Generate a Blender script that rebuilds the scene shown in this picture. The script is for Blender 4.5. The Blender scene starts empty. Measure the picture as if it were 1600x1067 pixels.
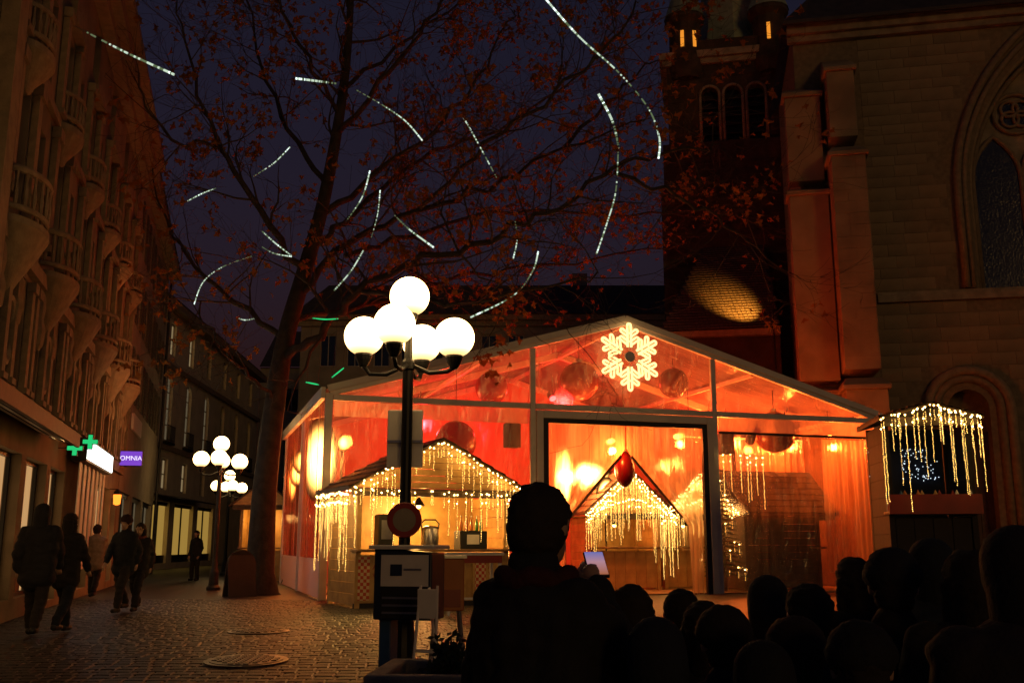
import bpy, math, random
from mathutils import Vector, Matrix
random.seed(7)
R = math.radians
scene = bpy.context.scene
COL = scene.collection

# ------------------------------------------------------------------ camera
CAM_H, F_PX = 1.25, 1555.0
PITCH = math.atan((850 - 533.5) / F_PX)
cam_d = bpy.data.cameras.new('camera')
cam_d.lens = 36.0 * F_PX / 1600.0
cam_d.sensor_width = 36.0
cam_d.clip_start = 0.05
cam_d.clip_end = 3000
cam = bpy.data.objects.new('camera', cam_d)
COL.objects.link(cam)
cam.location = (0, 0, CAM_H)
cam.rotation_euler = (R(90) + PITCH, 0, 0)
scene.camera = cam

# ------------------------------------------------------------------ dusk sky, almost night
world = bpy.data.worlds.new('World')
scene.world = world
world.use_nodes = True
wn, wl = world.node_tree.nodes, world.node_tree.links
wn.clear()
sky = wn.new('ShaderNodeTexSky')
sky.sky_type = 'NISHITA'
sky.sun_disc = False
sky.sun_elevation = R(-2.0)
sky.sun_rotation = R(158)
sky.air_density = 1.0
sky.dust_density = 1.0
sky.ozone_density = 3.0
tint = wn.new('ShaderNodeMix'); tint.data_type = 'RGBA'; tint.blend_type = 'MULTIPLY'
tint.inputs['Factor'].default_value = 1.0
tint.inputs['B'].default_value = (1.95, 1.15, 0.85, 1)
bg = wn.new('ShaderNodeBackground'); bg.inputs['Strength'].default_value = 0.15
wo = wn.new('ShaderNodeOutputWorld')
wl.new(sky.outputs['Color'], tint.inputs['A'])
wl.new(tint.outputs['Result'], bg.inputs['Color'])
wl.new(bg.outputs['Background'], wo.inputs['Surface'])

warm_fill_d = bpy.data.lights.new('warm_fill', 'SUN')  # added warm fill after dark, aimed to light the church and houses
warm_fill_d.energy = 0.18
warm_fill_d.angle = R(12)
warm_fill_d.color = (1.0, 0.52, 0.13)
warm_fill = bpy.data.objects.new('warm_fill', warm_fill_d)
COL.objects.link(warm_fill)
warm_fill.rotation_euler = Vector((math.sin(R(-22)), math.cos(R(-22)), -math.tan(R(11)))).to_track_quat('-Z','Y').to_euler()

vs = scene.view_settings
vs.view_transform = 'Standard'; vs.look = 'None'; vs.exposure = 0.0; vs.gamma = 1.0
vs.use_curve_mapping = False
cy = scene.cycles
cy.use_denoising = True
cy.max_bounces = 8; cy.transparent_max_bounces = 24
cy.diffuse_bounces = 3; cy.glossy_bounces = 3; cy.transmission_bounces = 4
cy.sample_clamp_indirect = 3.0; cy.sample_clamp_direct = 0.0
cy.caustics_reflective = False; cy.caustics_refractive = False

# ------------------------------------------------------------------ helpers
SN, CS = math.sin(PITCH), math.cos(PITCH)
def P(px, py, Y):
    """the point that stands Y metres ahead of the camera, seen at a given place of the photograph"""
    x = (px - 800) / F_PX; v = (533.5 - py) / F_PX
    t = Y / (CS - v * SN)
    return Vector((x * t, Y, CAM_H + (SN + v * CS) * t))

def gz(y):
    """height of the square: it falls gently towards the viewer"""
    t = min(1, max(0, (13.0 - y) / 9.0))
    return -0.4 * (t * t * (3 - 2 * t))

class MB:
    def __init__(s): s.v = []; s.f = []; s.m = []; s.mi = 0
    def add(s, vs_, fs):
        o = len(s.v); s.v += [tuple(p) for p in vs_]
        for f in fs: s.f.append(tuple(i + o for i in f)); s.m.append(s.mi)
        return s
    def box(s, x0, x1, y0, y1, z0, z1):
        return s.add([(x0,y0,z0),(x1,y0,z0),(x1,y1,z0),(x0,y1,z0),(x0,y0,z1),(x1,y0,z1),(x1,y1,z1),(x0,y1,z1)],
              [(0,3,2,1),(4,5,6,7),(0,1,5,4),(1,2,6,5),(2,3,7,6),(3,0,4,7)])
    def cbox(s, c, sx, sy, sz, b=0.0, rot=None):
        """box with chamfered upright edges and top, about a centre"""
        x, y, z = sx/2, sy/2, sz/2
        if b <= 0:
            pts = [(-x,-y,-z),(x,-y,-z),(x,y,-z),(-x,y,-z),(-x,-y,z),(x,-y,z),(x,y,z),(-x,y,z)]
            fs = [(0,3,2,1),(4,5,6,7),(0,1,5,4),(1,2,6,5),(2,3,7,6),(3,0,4,7)]
        else:
            ring = lambda i, zz: [(-x+i+b,-y+i,zz),(x-i-b,-y+i,zz),(x-i,-y+i+b,zz),(x-i,y-i-b,zz),(x-i-b,y-i,zz),(-x+i+b,y-i,zz),(-x+i,y-i-b,zz),(-x+i,-y+i+b,zz)]
            pts = ring(0,-z) + ring(0,z-b) + ring(b,z)
            fs = [tuple(range(7,-1,-1)), tuple(range(16,24))]
            for k in range(2):
                for i in range(8): fs.append((k*8+i, k*8+(i+1)%8, k*8+8+(i+1)%8, k*8+8+i))
        c = Vector(c)
        return s.add([c + (rot @ Vector(p) if rot else Vector(p)) for p in pts], fs)
    def quad(s, a, b, c, d): return s.add([a,b,c,d], [(0,1,2,3)])
    def tube(s, pts, rad, n=6, cap=True):
        pts = [Vector(p) for p in pts]; k = len(pts)
        if not isinstance(rad, (list, tuple)): rad = [rad]*k
        ref = None; vs_ = []
        for i, p in enumerate(pts):
            t = (pts[min(i+1,k-1)] - pts[max(i-1,0)])
            t = t.normalized() if t.length > 1e-9 else Vector((0,0,1))
            if ref is None: ref = t.orthogonal().normalized()
            ref = ref - t * ref.dot(t)
            ref = ref.normalized() if ref.length > 1e-6 else t.orthogonal().normalized()
            b = t.cross(ref)
            for j in range(n):
                a = 2*math.pi*j/n
                vs_.append(p + (ref*math.cos(a) + b*math.sin(a))*rad[i])
        fs = [(i*n+j, i*n+(j+1)%n, (i+1)*n+(j+1)%n, (i+1)*n+j) for i in range(k-1) for j in range(n)]
        if cap: fs += [tuple(range(n-1,-1,-1)), tuple((k-1)*n+j for j in range(n))]
        return s.add(vs_, fs)
    def beam(s, a, b, w, h, up=(0,0,1)):
        """rectangular bar from a to b, w across, h along up"""
        a, b = Vector(a), Vector(b); t = (b-a).normalized(); up = Vector(up)
        sd = t.cross(up)
        if sd.length < 1e-4: sd = t.cross(Vector((0,1,0)))
        sd.normalize(); u = sd.cross(t).normalized()
        sd *= w/2; u *= h/2
        return s.add([a-sd-u,a+sd-u,a+sd+u,a-sd+u,b-sd-u,b+sd-u,b+sd+u,b-sd+u],
              [(0,3,2,1),(4,5,6,7),(0,1,5,4),(1,2,6,5),(2,3,7,6),(3,0,4,7)])
    def lathe(s, prof, c=(0,0,0), n=16, a0=0.0, a1=2*math.pi):
        full = abs(a1-a0-2*math.pi) < 1e-6; c = Vector(c); m = n if full else n+1; vs_ = []
        for r, z in prof:
            for j in range(m):
                a = a0 + (a1-a0)*j/n; vs_.append(c + Vector((r*math.cos(a), r*math.sin(a), z)))
        fs = []
        for i in range(len(prof)-1):
            for j in range(n):
                j2 = (j+1) % m
                fs.append((i*m+j, i*m+j2, (i+1)*m+j2, (i+1)*m+j))
        return s.add(vs_, fs)
    def sphere(s, c, r, n=16, k=10, sz=1.0):
        prof = [(max(1e-4, r*math.sin(math.pi*i/k)), -r*sz*math.cos(math.pi*i/k)) for i in range(k+1)]
        return s.lathe(prof, c, n)
    def octa(s, c, r):
        x,y,z = c
        return s.add([(x+r,y,z),(x-r,y,z),(x,y+r,z),(x,y-r,z),(x,y,z+r),(x,y,z-r)],
              [(0,2,4),(2,1,4),(1,3,4),(3,0,4),(2,0,5),(1,2,5),(3,1,5),(0,3,5)])
    def prism(s, poly, y0, y1):
        """polygon in x,z extruded along y"""
        n = len(poly)
        vs_ = [(p[0],y0,p[1]) for p in poly] + [(p[0],y1,p[1]) for p in poly]
        fs = [tuple(range(n)), tuple(range(2*n-1,n-1,-1))] + [(i,n+i,n+(i+1)%n,(i+1)%n) for i in range(n)]
        return s.add(vs_, fs)
    def capsule(s, a, b, ra, rb, n=10):
        a, b = Vector(a), Vector(b); t = b-a; L = t.length
        t = t/L if L > 1e-6 else Vector((0,0,1))
        pts, rad = [], []
        for i in range(5):
            q = math.pi/2*i/4; pts.append(a - t*ra*math.cos(q)); rad.append(max(1e-4, ra*math.sin(q)))
        for i in range(1 if L < 1e-6 else 0, 5):
            q = math.pi/2*i/4; pts.append(b + t*rb*math.sin(q)); rad.append(max(1e-4, rb*math.cos(q)))
        return s.tube(pts, rad, n)
    def mesh(s, name, *mats):
        me = bpy.data.meshes.new(name); me.from_pydata(s.v, [], s.f)
        for m_ in mats: me.materials.append(m_)
        if len(mats) > 1: me.polygons.foreach_set('material_index', s.m)
        me.update(); return me
    def build(s, name, mt, parent=None, smooth=False, loc=None, bevel=0):
        mats = mt if isinstance(mt, (list, tuple)) else [mt]
        me = s.mesh(name, *mats)
        if smooth: me.polygons.foreach_set('use_smooth', [True]*len(me.polygons)); me.update()
        return put(name, me, parent, loc, bevel=bevel)

def put(name, me, parent=None, loc=None, rot=None, scale=None, bevel=0):
    o = bpy.data.objects.new(name, me); COL.objects.link(o)
    if parent: o.parent = parent
    if loc is not None: o.location = loc
    if rot is not None: o.rotation_euler = rot
    if scale is not None: o.scale = scale
    if bevel:
        b = o.modifiers.new('bevel', 'BEVEL'); b.width = bevel; b.segments = 2; b.limit_method = 'ANGLE'
    return o
def tag(o, label, cat, group=None, kind=None):
    o['label'] = label; o['category'] = cat
    if group: o['group'] = group
    if kind: o['kind'] = kind
    return o
def thing(name, label, cat, loc=(0,0,0), rz=0.0, group=None):
    o = bpy.data.objects.new(name, None); COL.objects.link(o)
    o.location = loc; o.rotation_euler = (0,0,rz); o.empty_display_size = 0.2
    return tag(o, label, cat, group)
def struct(o): o['kind'] = 'structure'; return o
def light(parent, typ, energy, color, loc, size=0.1, target=None, spot=60, blend=0.5):
    d = bpy.data.lights.new('bulb_light', typ); d.energy = energy; d.color = color
    if typ in ('POINT','SPOT'): d.shadow_soft_size = size
    if typ == 'SPOT': d.spot_size = R(spot); d.spot_blend = blend
    o = bpy.data.objects.new('bulb_light', d); COL.objects.link(o); o.parent = parent; o.location = loc
    if target is not None:
        o.rotation_euler = (Vector(target)-Vector(loc)).to_track_quat('-Z','Y').to_euler()
    return o
def text(parent, body, size, loc, mt, rot=(R(90),0,0), name='lettering'):
    c = bpy.data.curves.new(name, 'FONT'); c.body = body; c.size = size; c.align_x = 'CENTER'; c.align_y = 'CENTER'
    c.extrude = 0.004; c.materials.append(mt)
    o = bpy.data.objects.new(name, c); ts = bpy.data.scenes.new('text_work'); ts.collection.objects.link(o)
    vl = ts.view_layers[0]; vl.update(); me = bpy.data.meshes.new_from_object(o.evaluated_get(vl.depsgraph)); me.name = name
    bpy.data.objects.remove(o); bpy.data.scenes.remove(ts); bpy.data.curves.remove(c)
    me.materials.clear(); me.materials.append(mt)
    return put(name, me, parent, loc, rot)

# ------------------------------------------------------------------ materials
def mat(name, col, rough=0.7, metal=0.0, var=0.25, vscale=4.0, bump=0.0, bscale=30.0, col2=None, spec=0.5, detail=6):
    m = bpy.data.materials.new(name); m.use_nodes = True
    n, l = m.node_tree.nodes, m.node_tree.links
    b = n['Principled BSDF']
    b.inputs['Roughness'].default_value = rough; b.inputs['Metallic'].default_value = metal
    b.inputs['Specular IOR Level'].default_value = spec
    tc = n.new('ShaderNodeTexCoord')
    if var > 0:
        no = n.new('ShaderNodeTexNoise'); no.inputs['Scale'].default_value = vscale; no.inputs['Detail'].default_value = detail
        mx = n.new('ShaderNodeMix'); mx.data_type = 'RGBA'
        c2 = col2 or tuple(c*(1-var) for c in col)
        mx.inputs['A'].default_value = (*col, 1); mx.inputs['B'].default_value = (*c2, 1)
        rp = n.new('ShaderNodeMapRange'); rp.inputs['From Min'].default_value = 0.35; rp.inputs['From Max'].default_value = 0.65
        l.new(tc.outputs['Object'], no.inputs['Vector']); l.new(no.outputs['Fac'], rp.inputs['Value'])
        l.new(rp.outputs['Result'], mx.inputs['Factor']); l.new(mx.outputs['Result'], b.inputs['Base Color'])
        oi = n.new('ShaderNodeObjectInfo'); hs = n.new('ShaderNodeHueSaturation')
        mr = n.new('ShaderNodeMapRange'); mr.inputs['To Min'].default_value = 1-var*0.6; mr.inputs['To Max'].default_value = 1+var*0.5
        l.new(oi.outputs['Random'], mr.inputs['Value']); l.new(mr.outputs['Result'], hs.inputs['Value'])
        l.new(mx.outputs['Result'], hs.inputs['Color']); l.new(hs.outputs['Color'], b.inputs['Base Color'])
    else: b.inputs['Base Color'].default_value = (*col, 1)
    if bump > 0:
        nb = n.new('ShaderNodeTexNoise'); nb.inputs['Scale'].default_value = bscale; nb.inputs['Detail'].default_value = 5
        bp = n.new('ShaderNodeBump'); bp.inputs['Strength'].default_value = bump; bp.inputs['Distance'].default_value = 0.02
        l.new(tc.outputs['Object'], nb.inputs['Vector']); l.new(nb.outputs['Fac'], bp.inputs['Height'])
        l.new(bp.outputs['Normal'], b.inputs['Normal'])
    return m
def glow(name, col, strength, sample=True):
    m = bpy.data.materials.new(name); m.use_nodes = True
    n, l = m.node_tree.nodes, m.node_tree.links
    n.clear()
    e = n.new('ShaderNodeEmission'); e.inputs['Color'].default_value = (*col, 1); e.inputs['Strength'].default_value = strength
    o = n.new('ShaderNodeOutputMaterial'); l.new(e.outputs[0], o.inputs['Surface'])
    m.cycles.emission_sampling = 'AUTO' if sample else 'NONE'
    return m
def clear_sheet(name, clear=0.6, tint_=(1,0.95,0.9), white=(0.8,0.78,0.75), gloss=0.12, wave=(3.0,3.0,0.4), bump=0.6, dirt=0.25, haze=0.3, matt=0.35):
    """clear PVC sheet or sheer cloth: mostly see-through, a milky share that scatters, a glossy wrinkled face"""
    m = bpy.data.materials.new(name); m.use_nodes = True
    n, l = m.node_tree.nodes, m.node_tree.links
    n.clear()
    tc = n.new('ShaderNodeTexCoord'); mp = n.new('ShaderNodeMapping'); mp.inputs['Scale'].default_value = wave
    no = n.new('ShaderNodeTexNoise'); no.inputs['Scale'].default_value = 1.6; no.inputs['Detail'].default_value = 5; no.inputs['Distortion'].default_value = 1.2
    bp = n.new('ShaderNodeBump'); bp.inputs['Strength'].default_value = bump; bp.inputs['Distance'].default_value = 0.08
    l.new(tc.outputs['Object'], mp.inputs['Vector']); l.new(mp.outputs['Vector'], no.inputs['Vector']); l.new(no.outputs['Fac'], bp.inputs['Height'])
    tr = n.new('ShaderNodeBsdfTransparent'); tr.inputs['Color'].default_value = (*tint_, 1)
    tl = n.new('ShaderNodeBsdfTranslucent'); tl.inputs['Color'].default_value = (*white, 1)
    df = n.new('ShaderNodeBsdfDiffuse'); df.inputs['Color'].default_value = (*white, 1)
    gl = n.new('ShaderNodeBsdfGlossy'); gl.inputs['Roughness'].default_value = 0.12; gl.inputs['Color'].default_value = (0.9,0.9,0.9,1)
    l.new(bp.outputs['Normal'], gl.inputs['Normal']); l.new(bp.outputs['Normal'], tl.inputs['Normal'])
    m1 = n.new('ShaderNodeMixShader'); m1.inputs[0].default_value = matt
    l.new(tl.outputs[0], m1.inputs[1]); l.new(df.outputs[0], m1.inputs[2])
    m2 = n.new('ShaderNodeMixShader')
    mr = n.new('ShaderNodeMapRange'); mr.inputs['From Min'].default_value = 0.3; mr.inputs['From Max'].default_value = 0.75
    mr.inputs['To Min'].default_value = max(0, 1-clear-dirt); mr.inputs['To Max'].default_value = min(1, 1-clear+dirt)
    l.new(no.outputs['Fac'], mr.inputs['Value']); l.new(mr.outputs['Result'], m2.inputs[0])
    l.new(tr.outputs[0], m2.inputs[1]); l.new(m1.outputs[0], m2.inputs[2])
    rf = n.new('ShaderNodeBsdfRefraction'); rf.inputs['IOR'].default_value = 1.12; rf.inputs['Roughness'].default_value = 0.5; rf.inputs['Color'].default_value = (*tint_, 1)
    l.new(bp.outputs['Normal'], rf.inputs['Normal'])
    m4 = n.new('ShaderNodeMixShader'); m4.inputs[0].default_value = haze
    l.new(m2.outputs[0], m4.inputs[1]); l.new(rf.outputs[0], m4.inputs[2])
    m3 = n.new('ShaderNodeMixShader'); m3.inputs[0].default_value = gloss
    l.new(m4.outputs[0], m3.inputs[1]); l.new(gl.outputs[0], m3.inputs[2])
    o = n.new('ShaderNodeOutputMaterial'); l.new(m3.outputs[0], o.inputs['Surface'])
    return m

M = {}
M['ground'] = mat('ground_stone', (0.022,0.017,0.013), 0.50, 0, 0.5, 1.3, 0.5, 40, spec=0.5)
M['cobble'] = mat('cobble_stone', (0.020,0.015,0.012), 0.50, 0, 0.5, 9, 0.4, 60, spec=0.5)
M['manhole'] = mat('cast_iron', (0.05,0.035,0.03), 0.35, 0.5, 0.4, 20, 0.3, 80)
M['sandstone'] = mat('sandstone', (0.34,0.27,0.18), 0.85, 0, 0.35, 2.5, 0.6, 25, col2=(0.2,0.16,0.11))
M['ashlar'] = mat('ashlar_block', (0.33,0.25,0.145), 0.85, 0, 0.2, 0.7, 0.6, 30, col2=(0.19,0.14,0.08))
M['mortar'] = mat('mortar', (0.26,0.195,0.115), 0.9, 0, 0.3, 6, 0.3, 40)
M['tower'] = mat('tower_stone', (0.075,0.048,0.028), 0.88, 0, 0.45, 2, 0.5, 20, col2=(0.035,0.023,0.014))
M['tile'] = mat('roof_tile', (0.17,0.10,0.06), 0.55, 0, 0.45, 9, 0.3, 40)
M['copper'] = mat('green_copper', (0.36,0.42,0.28), 0.6, 0.1, 0.3, 3, 0.2, 20)
M['dark_roof'] = mat('dark_roof', (0.05,0.04,0.035), 0.7, 0, 0.4, 3, 0.3, 20)
M['plaster'] = mat('warm_plaster', (0.30,0.225,0.14), 0.85, 0, 0.3, 1.5, 0.3, 30, col2=(0.19,0.14,0.085))
M['plaster2'] = mat('grey_plaster', (0.34,0.29,0.21), 0.85, 0, 0.25, 1.2, 0.3, 30)
M['plaster3'] = mat('cream_plaster', (0.74,0.63,0.44), 0.85, 0, 0.22, 1.0, 0.3, 30)
M['carved'] = mat('carved_stone', (0.29,0.215,0.13), 0.8, 0, 0.3, 6, 0.4, 35)
M['glass'] = mat('dark_window_glass', (0.012,0.012,0.014), 0.08, 0, 0, 1, 0.08, 3, spec=0.6)
M['leaded'] = mat('leaded_glass', (0.012,0.012,0.016), 0.15, 0, 0, 1, 0.5, 14, spec=0.6)
M['frame_paint'] = mat('window_frame_paint', (0.45,0.40,0.32), 0.6, 0, 0.15, 8)
M['shutter'] = mat('shutter_paint', (0.10,0.085,0.06), 0.6, 0, 0.3, 6)
M['iron'] = mat('black_iron', (0.018,0.018,0.02), 0.45, 0.5, 0.2, 10, 0.1, 60)
M['alu'] = mat('tent_aluminium', (0.66,0.62,0.56), 0.45, 0.1, 0.15, 4, 0.05, 30)
M['white_pvc'] = mat('white_pvc', (0.72,0.66,0.58), 0.5, 0, 0.12, 1.5, 0.25, 6)
M['black_rubber'] = mat('black_rubber', (0.012,0.012,0.012), 0.6, 0, 0.2, 10)
M['pvc'] = clear_sheet('clear_pvc', 0.90, (1,0.88,0.78), (0.85,0.6,0.45), 0.05, (3,3,0.5), 0.7, 0.08, 0.12)
M['pvc_side'] = clear_sheet('clear_side_pvc', 0.84, (1,0.88,0.78), (0.85,0.6,0.45), 0.05, (3,3,0.5), 0.7, 0.12, 0.5)
M['valance'] = clear_sheet('valance_pvc', 0.5, (1,.9,.85), (0.82,0.72,0.62), 0.05, (2,2,0.6), 0.4, 0.15, 0.0)
M['skirt'] = clear_sheet('white_skirt', 0.0, (1,1,1), (0.82,0.72,0.62), 0.04, (2,2,0.6), 0.4, 0.0, 0.0, 0.86)
M['pvc_gable'] = clear_sheet('clear_gable_pvc', 0.82, (1,0.86,0.74), (0.85,0.6,0.45), 0.05, (2,2,1), 0.6, 0.12, 0.1)
M['pvc_roof'] = clear_sheet('roof_pvc', 0.22, (1,0.8,0.65), (0.85,0.50,0.48), 0.06, (0.6,2.5,1), 0.5, 0.18)
M['sheer'] = clear_sheet('sheer_drape', 0.42, (1,0.85,0.7), (0.9,0.66,0.42), 0.05, (5,5,0.25), 0.6, 0.3)
M['wood'] = mat('oiled_wood', (0.30,0.17,0.07), 0.55, 0, 0.4, 5, 0.25, 20, col2=(0.16,0.085,0.035))
M['wood_yellow'] = mat('varnished_pine', (0.55,0.34,0.12), 0.5, 0, 0.25, 4, 0.2, 18, col2=(0.40,0.23,0.08))
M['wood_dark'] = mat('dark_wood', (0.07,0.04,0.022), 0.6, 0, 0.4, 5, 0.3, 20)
M['wood_black'] = mat('blackened_wood', (0.02,0.012,0.008), 0.7, 0, 0.4, 5, 0.3, 20)  # near-black version of the dark wood tone
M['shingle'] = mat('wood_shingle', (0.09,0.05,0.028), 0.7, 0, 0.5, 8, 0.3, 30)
M['dark_shingle'] = mat('dark_shingle', (0.022,0.012,0.008), 0.8, 0, 0.5, 8, 0.3, 30)  # same shingle in a much darker tone
M['bark'] = mat('plane_bark', (0.05,0.036,0.022), 0.9, 0, 0.5, 5, 0.8, 18, col2=(0.02,0.014,0.009))
M['twig'] = mat('twig_bark', (0.055,0.038,0.025), 0.9, 0, 0.3, 6)
M['red_gloss'] = mat('red_gloss', (0.24,0.004,0.012), 0.25, 0.0, 0.1, 4, spec=.3)
M['steel'] = mat('steel', (0.4,0.4,0.4), 0.3, 0.9, 0.15, 6)
M['white_paint'] = mat('white_paint', (0.75,0.72,0.66), 0.5, 0, 0.1, 5)
M['red_paint'] = mat('red_paint', (0.30,0.02,0.014), 0.4, 0, 0.15, 5)
M['blue_paint'] = mat('blue_paint', (0.03,0.09,0.22), 0.4, 0, 0.2, 5)
M['navy'] = mat('navy_paint', (0.015,0.025,0.06), 0.4, 0, 0.2, 5)
M['orange_paint'] = mat('orange_paint', (0.55,0.17,0.03), 0.5, 0, 0.15, 5)
M['concrete'] = mat('concrete', (0.30,0.27,0.22), 0.85, 0, 0.3, 5, 0.5, 40)
M['needle'] = mat('fir_needles', (0.02,0.05,0.018), 0.8, 0, 0.4, 12)
M['shrub'] = mat('shrub_leaf', (0.03,0.05,0.02), 0.7, 0, 0.4, 12)
M['skin'] = mat('skin', (0.45,0.27,0.18), 0.55, 0, 0.1, 10)
M['fabric_white'] = mat('red_lit_cloth', (0.62,0.30,0.22), 0.8, 0, 0.12, 3, 0.2, 8)  # white cloth with the red of the lamps mixed into its colour
M['globe'] = glow('opal_globe_lit', (1.0,0.60,0.22), 10.0)
def opal(m, zlo, zhi, lo, hi):
    n, l = m.node_tree.nodes, m.node_tree.links; e = [q for q in n if q.type == 'EMISSION'][0]
    tc = n.new('ShaderNodeTexCoord'); sx = n.new('ShaderNodeSeparateXYZ'); mr = n.new('ShaderNodeMapRange'); mr.interpolation_type = 'SMOOTHSTEP'
    for k, v in (('From Min',zlo),('From Max',zhi),('To Min',lo),('To Max',hi)): mr.inputs[k].default_value = v
    l.new(tc.outputs['Object'], sx.inputs[0]); l.new(sx.outputs['Z'], mr.inputs['Value']); l.new(mr.outputs['Result'], e.inputs['Strength'])
opal(M['globe'], -.225, .02, 1.1, 14.0)      # the bulb sits high in each globe, the neck is dimmer
M['bulb'] = glow('fairy_bulb', (1.0,0.62,0.18), 30.0)
M['bulb_dim'] = glow('fairy_bulb_small', (1.0,0.55,0.12), 7.0, False)
M['bulb_white'] = glow('fairy_bulb_white', (0.7,0.85,1.0), 1.6, False)
M['wire'] = mat('fairy_wire', (0.25,0.16,0.05), 0.4, 0.6, 0)
M['flake'] = glow('snowflake_tube', (1.0,0.58,0.20), 2.6)
M['led'] = glow('led_tube', (0.80,1.0,0.78), .75, False)
M['led_hot'] = glow('led_tube_bright', (0.80,1.0,0.95), 1.7, False)
M['led_dim'] = glow('led_tube_dim', (0.62,0.85,0.42), 0.18, False)
M['led_green'] = glow('led_tube_green', (0.03,0.9,0.25), 0.8, False)
def leafmat():
    m = bpy.data.materials.new('autumn_leaf'); m.use_nodes = True
    n, l = m.node_tree.nodes, m.node_tree.links; n.clear()
    tc = n.new('ShaderNodeTexCoord'); no = n.new('ShaderNodeTexNoise'); no.inputs['Scale'].default_value = 2.2
    mx = n.new('ShaderNodeMix'); mx.data_type = 'RGBA'
    mx.inputs['A'].default_value = (0.46,0.20,0.04,1); mx.inputs['B'].default_value = (0.14,0.055,0.018,1)
    l.new(tc.outputs['Object'], no.inputs['Vector']); l.new(no.outputs['Fac'], mx.inputs['Factor'])
    d = n.new('ShaderNodeBsdfDiffuse'); t = n.new('ShaderNodeBsdfTranslucent'); ms = n.new('ShaderNodeMixShader'); ms.inputs[0].default_value = 0.4
    l.new(mx.outputs['Result'], d.inputs['Color']); l.new(mx.outputs['Result'], t.inputs['Color'])
    l.new(d.outputs[0], ms.inputs[1]); l.new(t.outputs[0], ms.inputs[2])
    o = n.new('ShaderNodeOutputMaterial'); l.new(ms.outputs[0], o.inputs['Surface']); return m
M['leaf'] = leafmat()
def checker():
    m = bpy.data.materials.new('red_white_check'); m.use_nodes = True
    n, l = m.node_tree.nodes, m.node_tree.links
    b = n['Principled BSDF']; b.inputs['Roughness'].default_value = 0.5
    tc = n.new('ShaderNodeTexCoord'); mp = n.new('ShaderNodeMapping'); mp.inputs['Location'].default_value = (0.02,0.31,0.013)
    ck = n.new('ShaderNodeTexChecker'); ck.inputs['Scale'].default_value = 15.5
    ck.inputs['Color1'].default_value = (0.48,0.05,0.02,1); ck.inputs['Color2'].default_value = (0.62,0.5,0.30,1)
    l.new(tc.outputs['Object'], mp.inputs['Vector']); l.new(mp.outputs['Vector'], ck.inputs['Vector']); l.new(ck.outputs['Color'], b.inputs['Base Color'])
    return m
M['check'] = checker()

# ------------------------------------------------------------------ wall with openings (front at y = 0, facing -y)
def holed_wall(mb, x0, x1, z0, z1, holes, depth=0.25):
    xs = sorted({x0, x1} | {h[0] for h in holes} | {h[1] for h in holes}); zs = sorted({z0, z1} | {h[2] for h in holes} | {h[3] for h in holes})
    xs = [x for x in xs if x0 <= x <= x1]; zs = [z for z in zs if z0 <= z <= z1]
    for i in range(len(xs)-1):
        for j in range(len(zs)-1):
            cx, cz = (xs[i]+xs[i+1])/2, (zs[j]+zs[j+1])/2
            if any(h[0] < cx < h[1] and h[2] < cz < h[3] for h in holes): continue
            mb.quad((xs[i],0,zs[j]),(xs[i+1],0,zs[j]),(xs[i+1],0,zs[j+1]),(xs[i],0,zs[j+1]))
    for h in holes:
        a, b, c, d = h[:4]; D = depth
        kind = h[4] if len(h) > 4 else 'r'
        mb.quad((a,0,c),(a,D,c),(b,D,c),(b,0,c))
        if kind == 'r':
            mb.quad((a,0,d),(b,0,d),(b,D,d),(a,D,d)); mb.quad((a,0,c),(a,0,d),(a,D,d),(a,D,c)); mb.quad((b,0,c),(b,D,c),(b,D,d),(b,0,d))
        else:
            w = (b-a)/2; m = (a+b)/2; n = 8
            if kind == 'a': crown = [(m - w*math.cos(math.pi*i/(2*n)), d - w + w*math.sin(math.pi*i/(2*n))) for i in range(n+1)]; sp = d - w
            else:       # pointed arch, radius 1.25 of the width
                r = 2.5*w; hgt = math.sqrt(r*r - (r-w)**2); sp = d - hgt; am = math.asin(hgt/r)
                crown = [(a + r - r*math.cos(am*i/n), sp + r*math.sin(am*i/n)) for i in range(n+1)]
            mirror = [(2*m - x, z) for x, z in crown]
            mb.add([(x,0,z) for x, z in [(a,d)] + crown], [(0,)+tuple(range(n+1,0,-1))])
            mb.add([(x,0,z) for x, z in [(b,d)] + mirror], [(0,)+tuple(range(1,n+2))])
            for cr, fl in ((crown, 0), (mirror, 1)):
                for i in range(n):
                    (xa,za),(xb,zb) = cr[i], cr[i+1]
                    mb.quad((xa,0,za),(xb,0,zb),(xb,D,zb),(xa,D,za))
            mb.quad((a,0,c),(a,0,sp),(a,D,sp),(a,D,c)); mb.quad((b,0,c),(b,D,c),(b,D,sp),(b,0,sp))
    return mb

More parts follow.
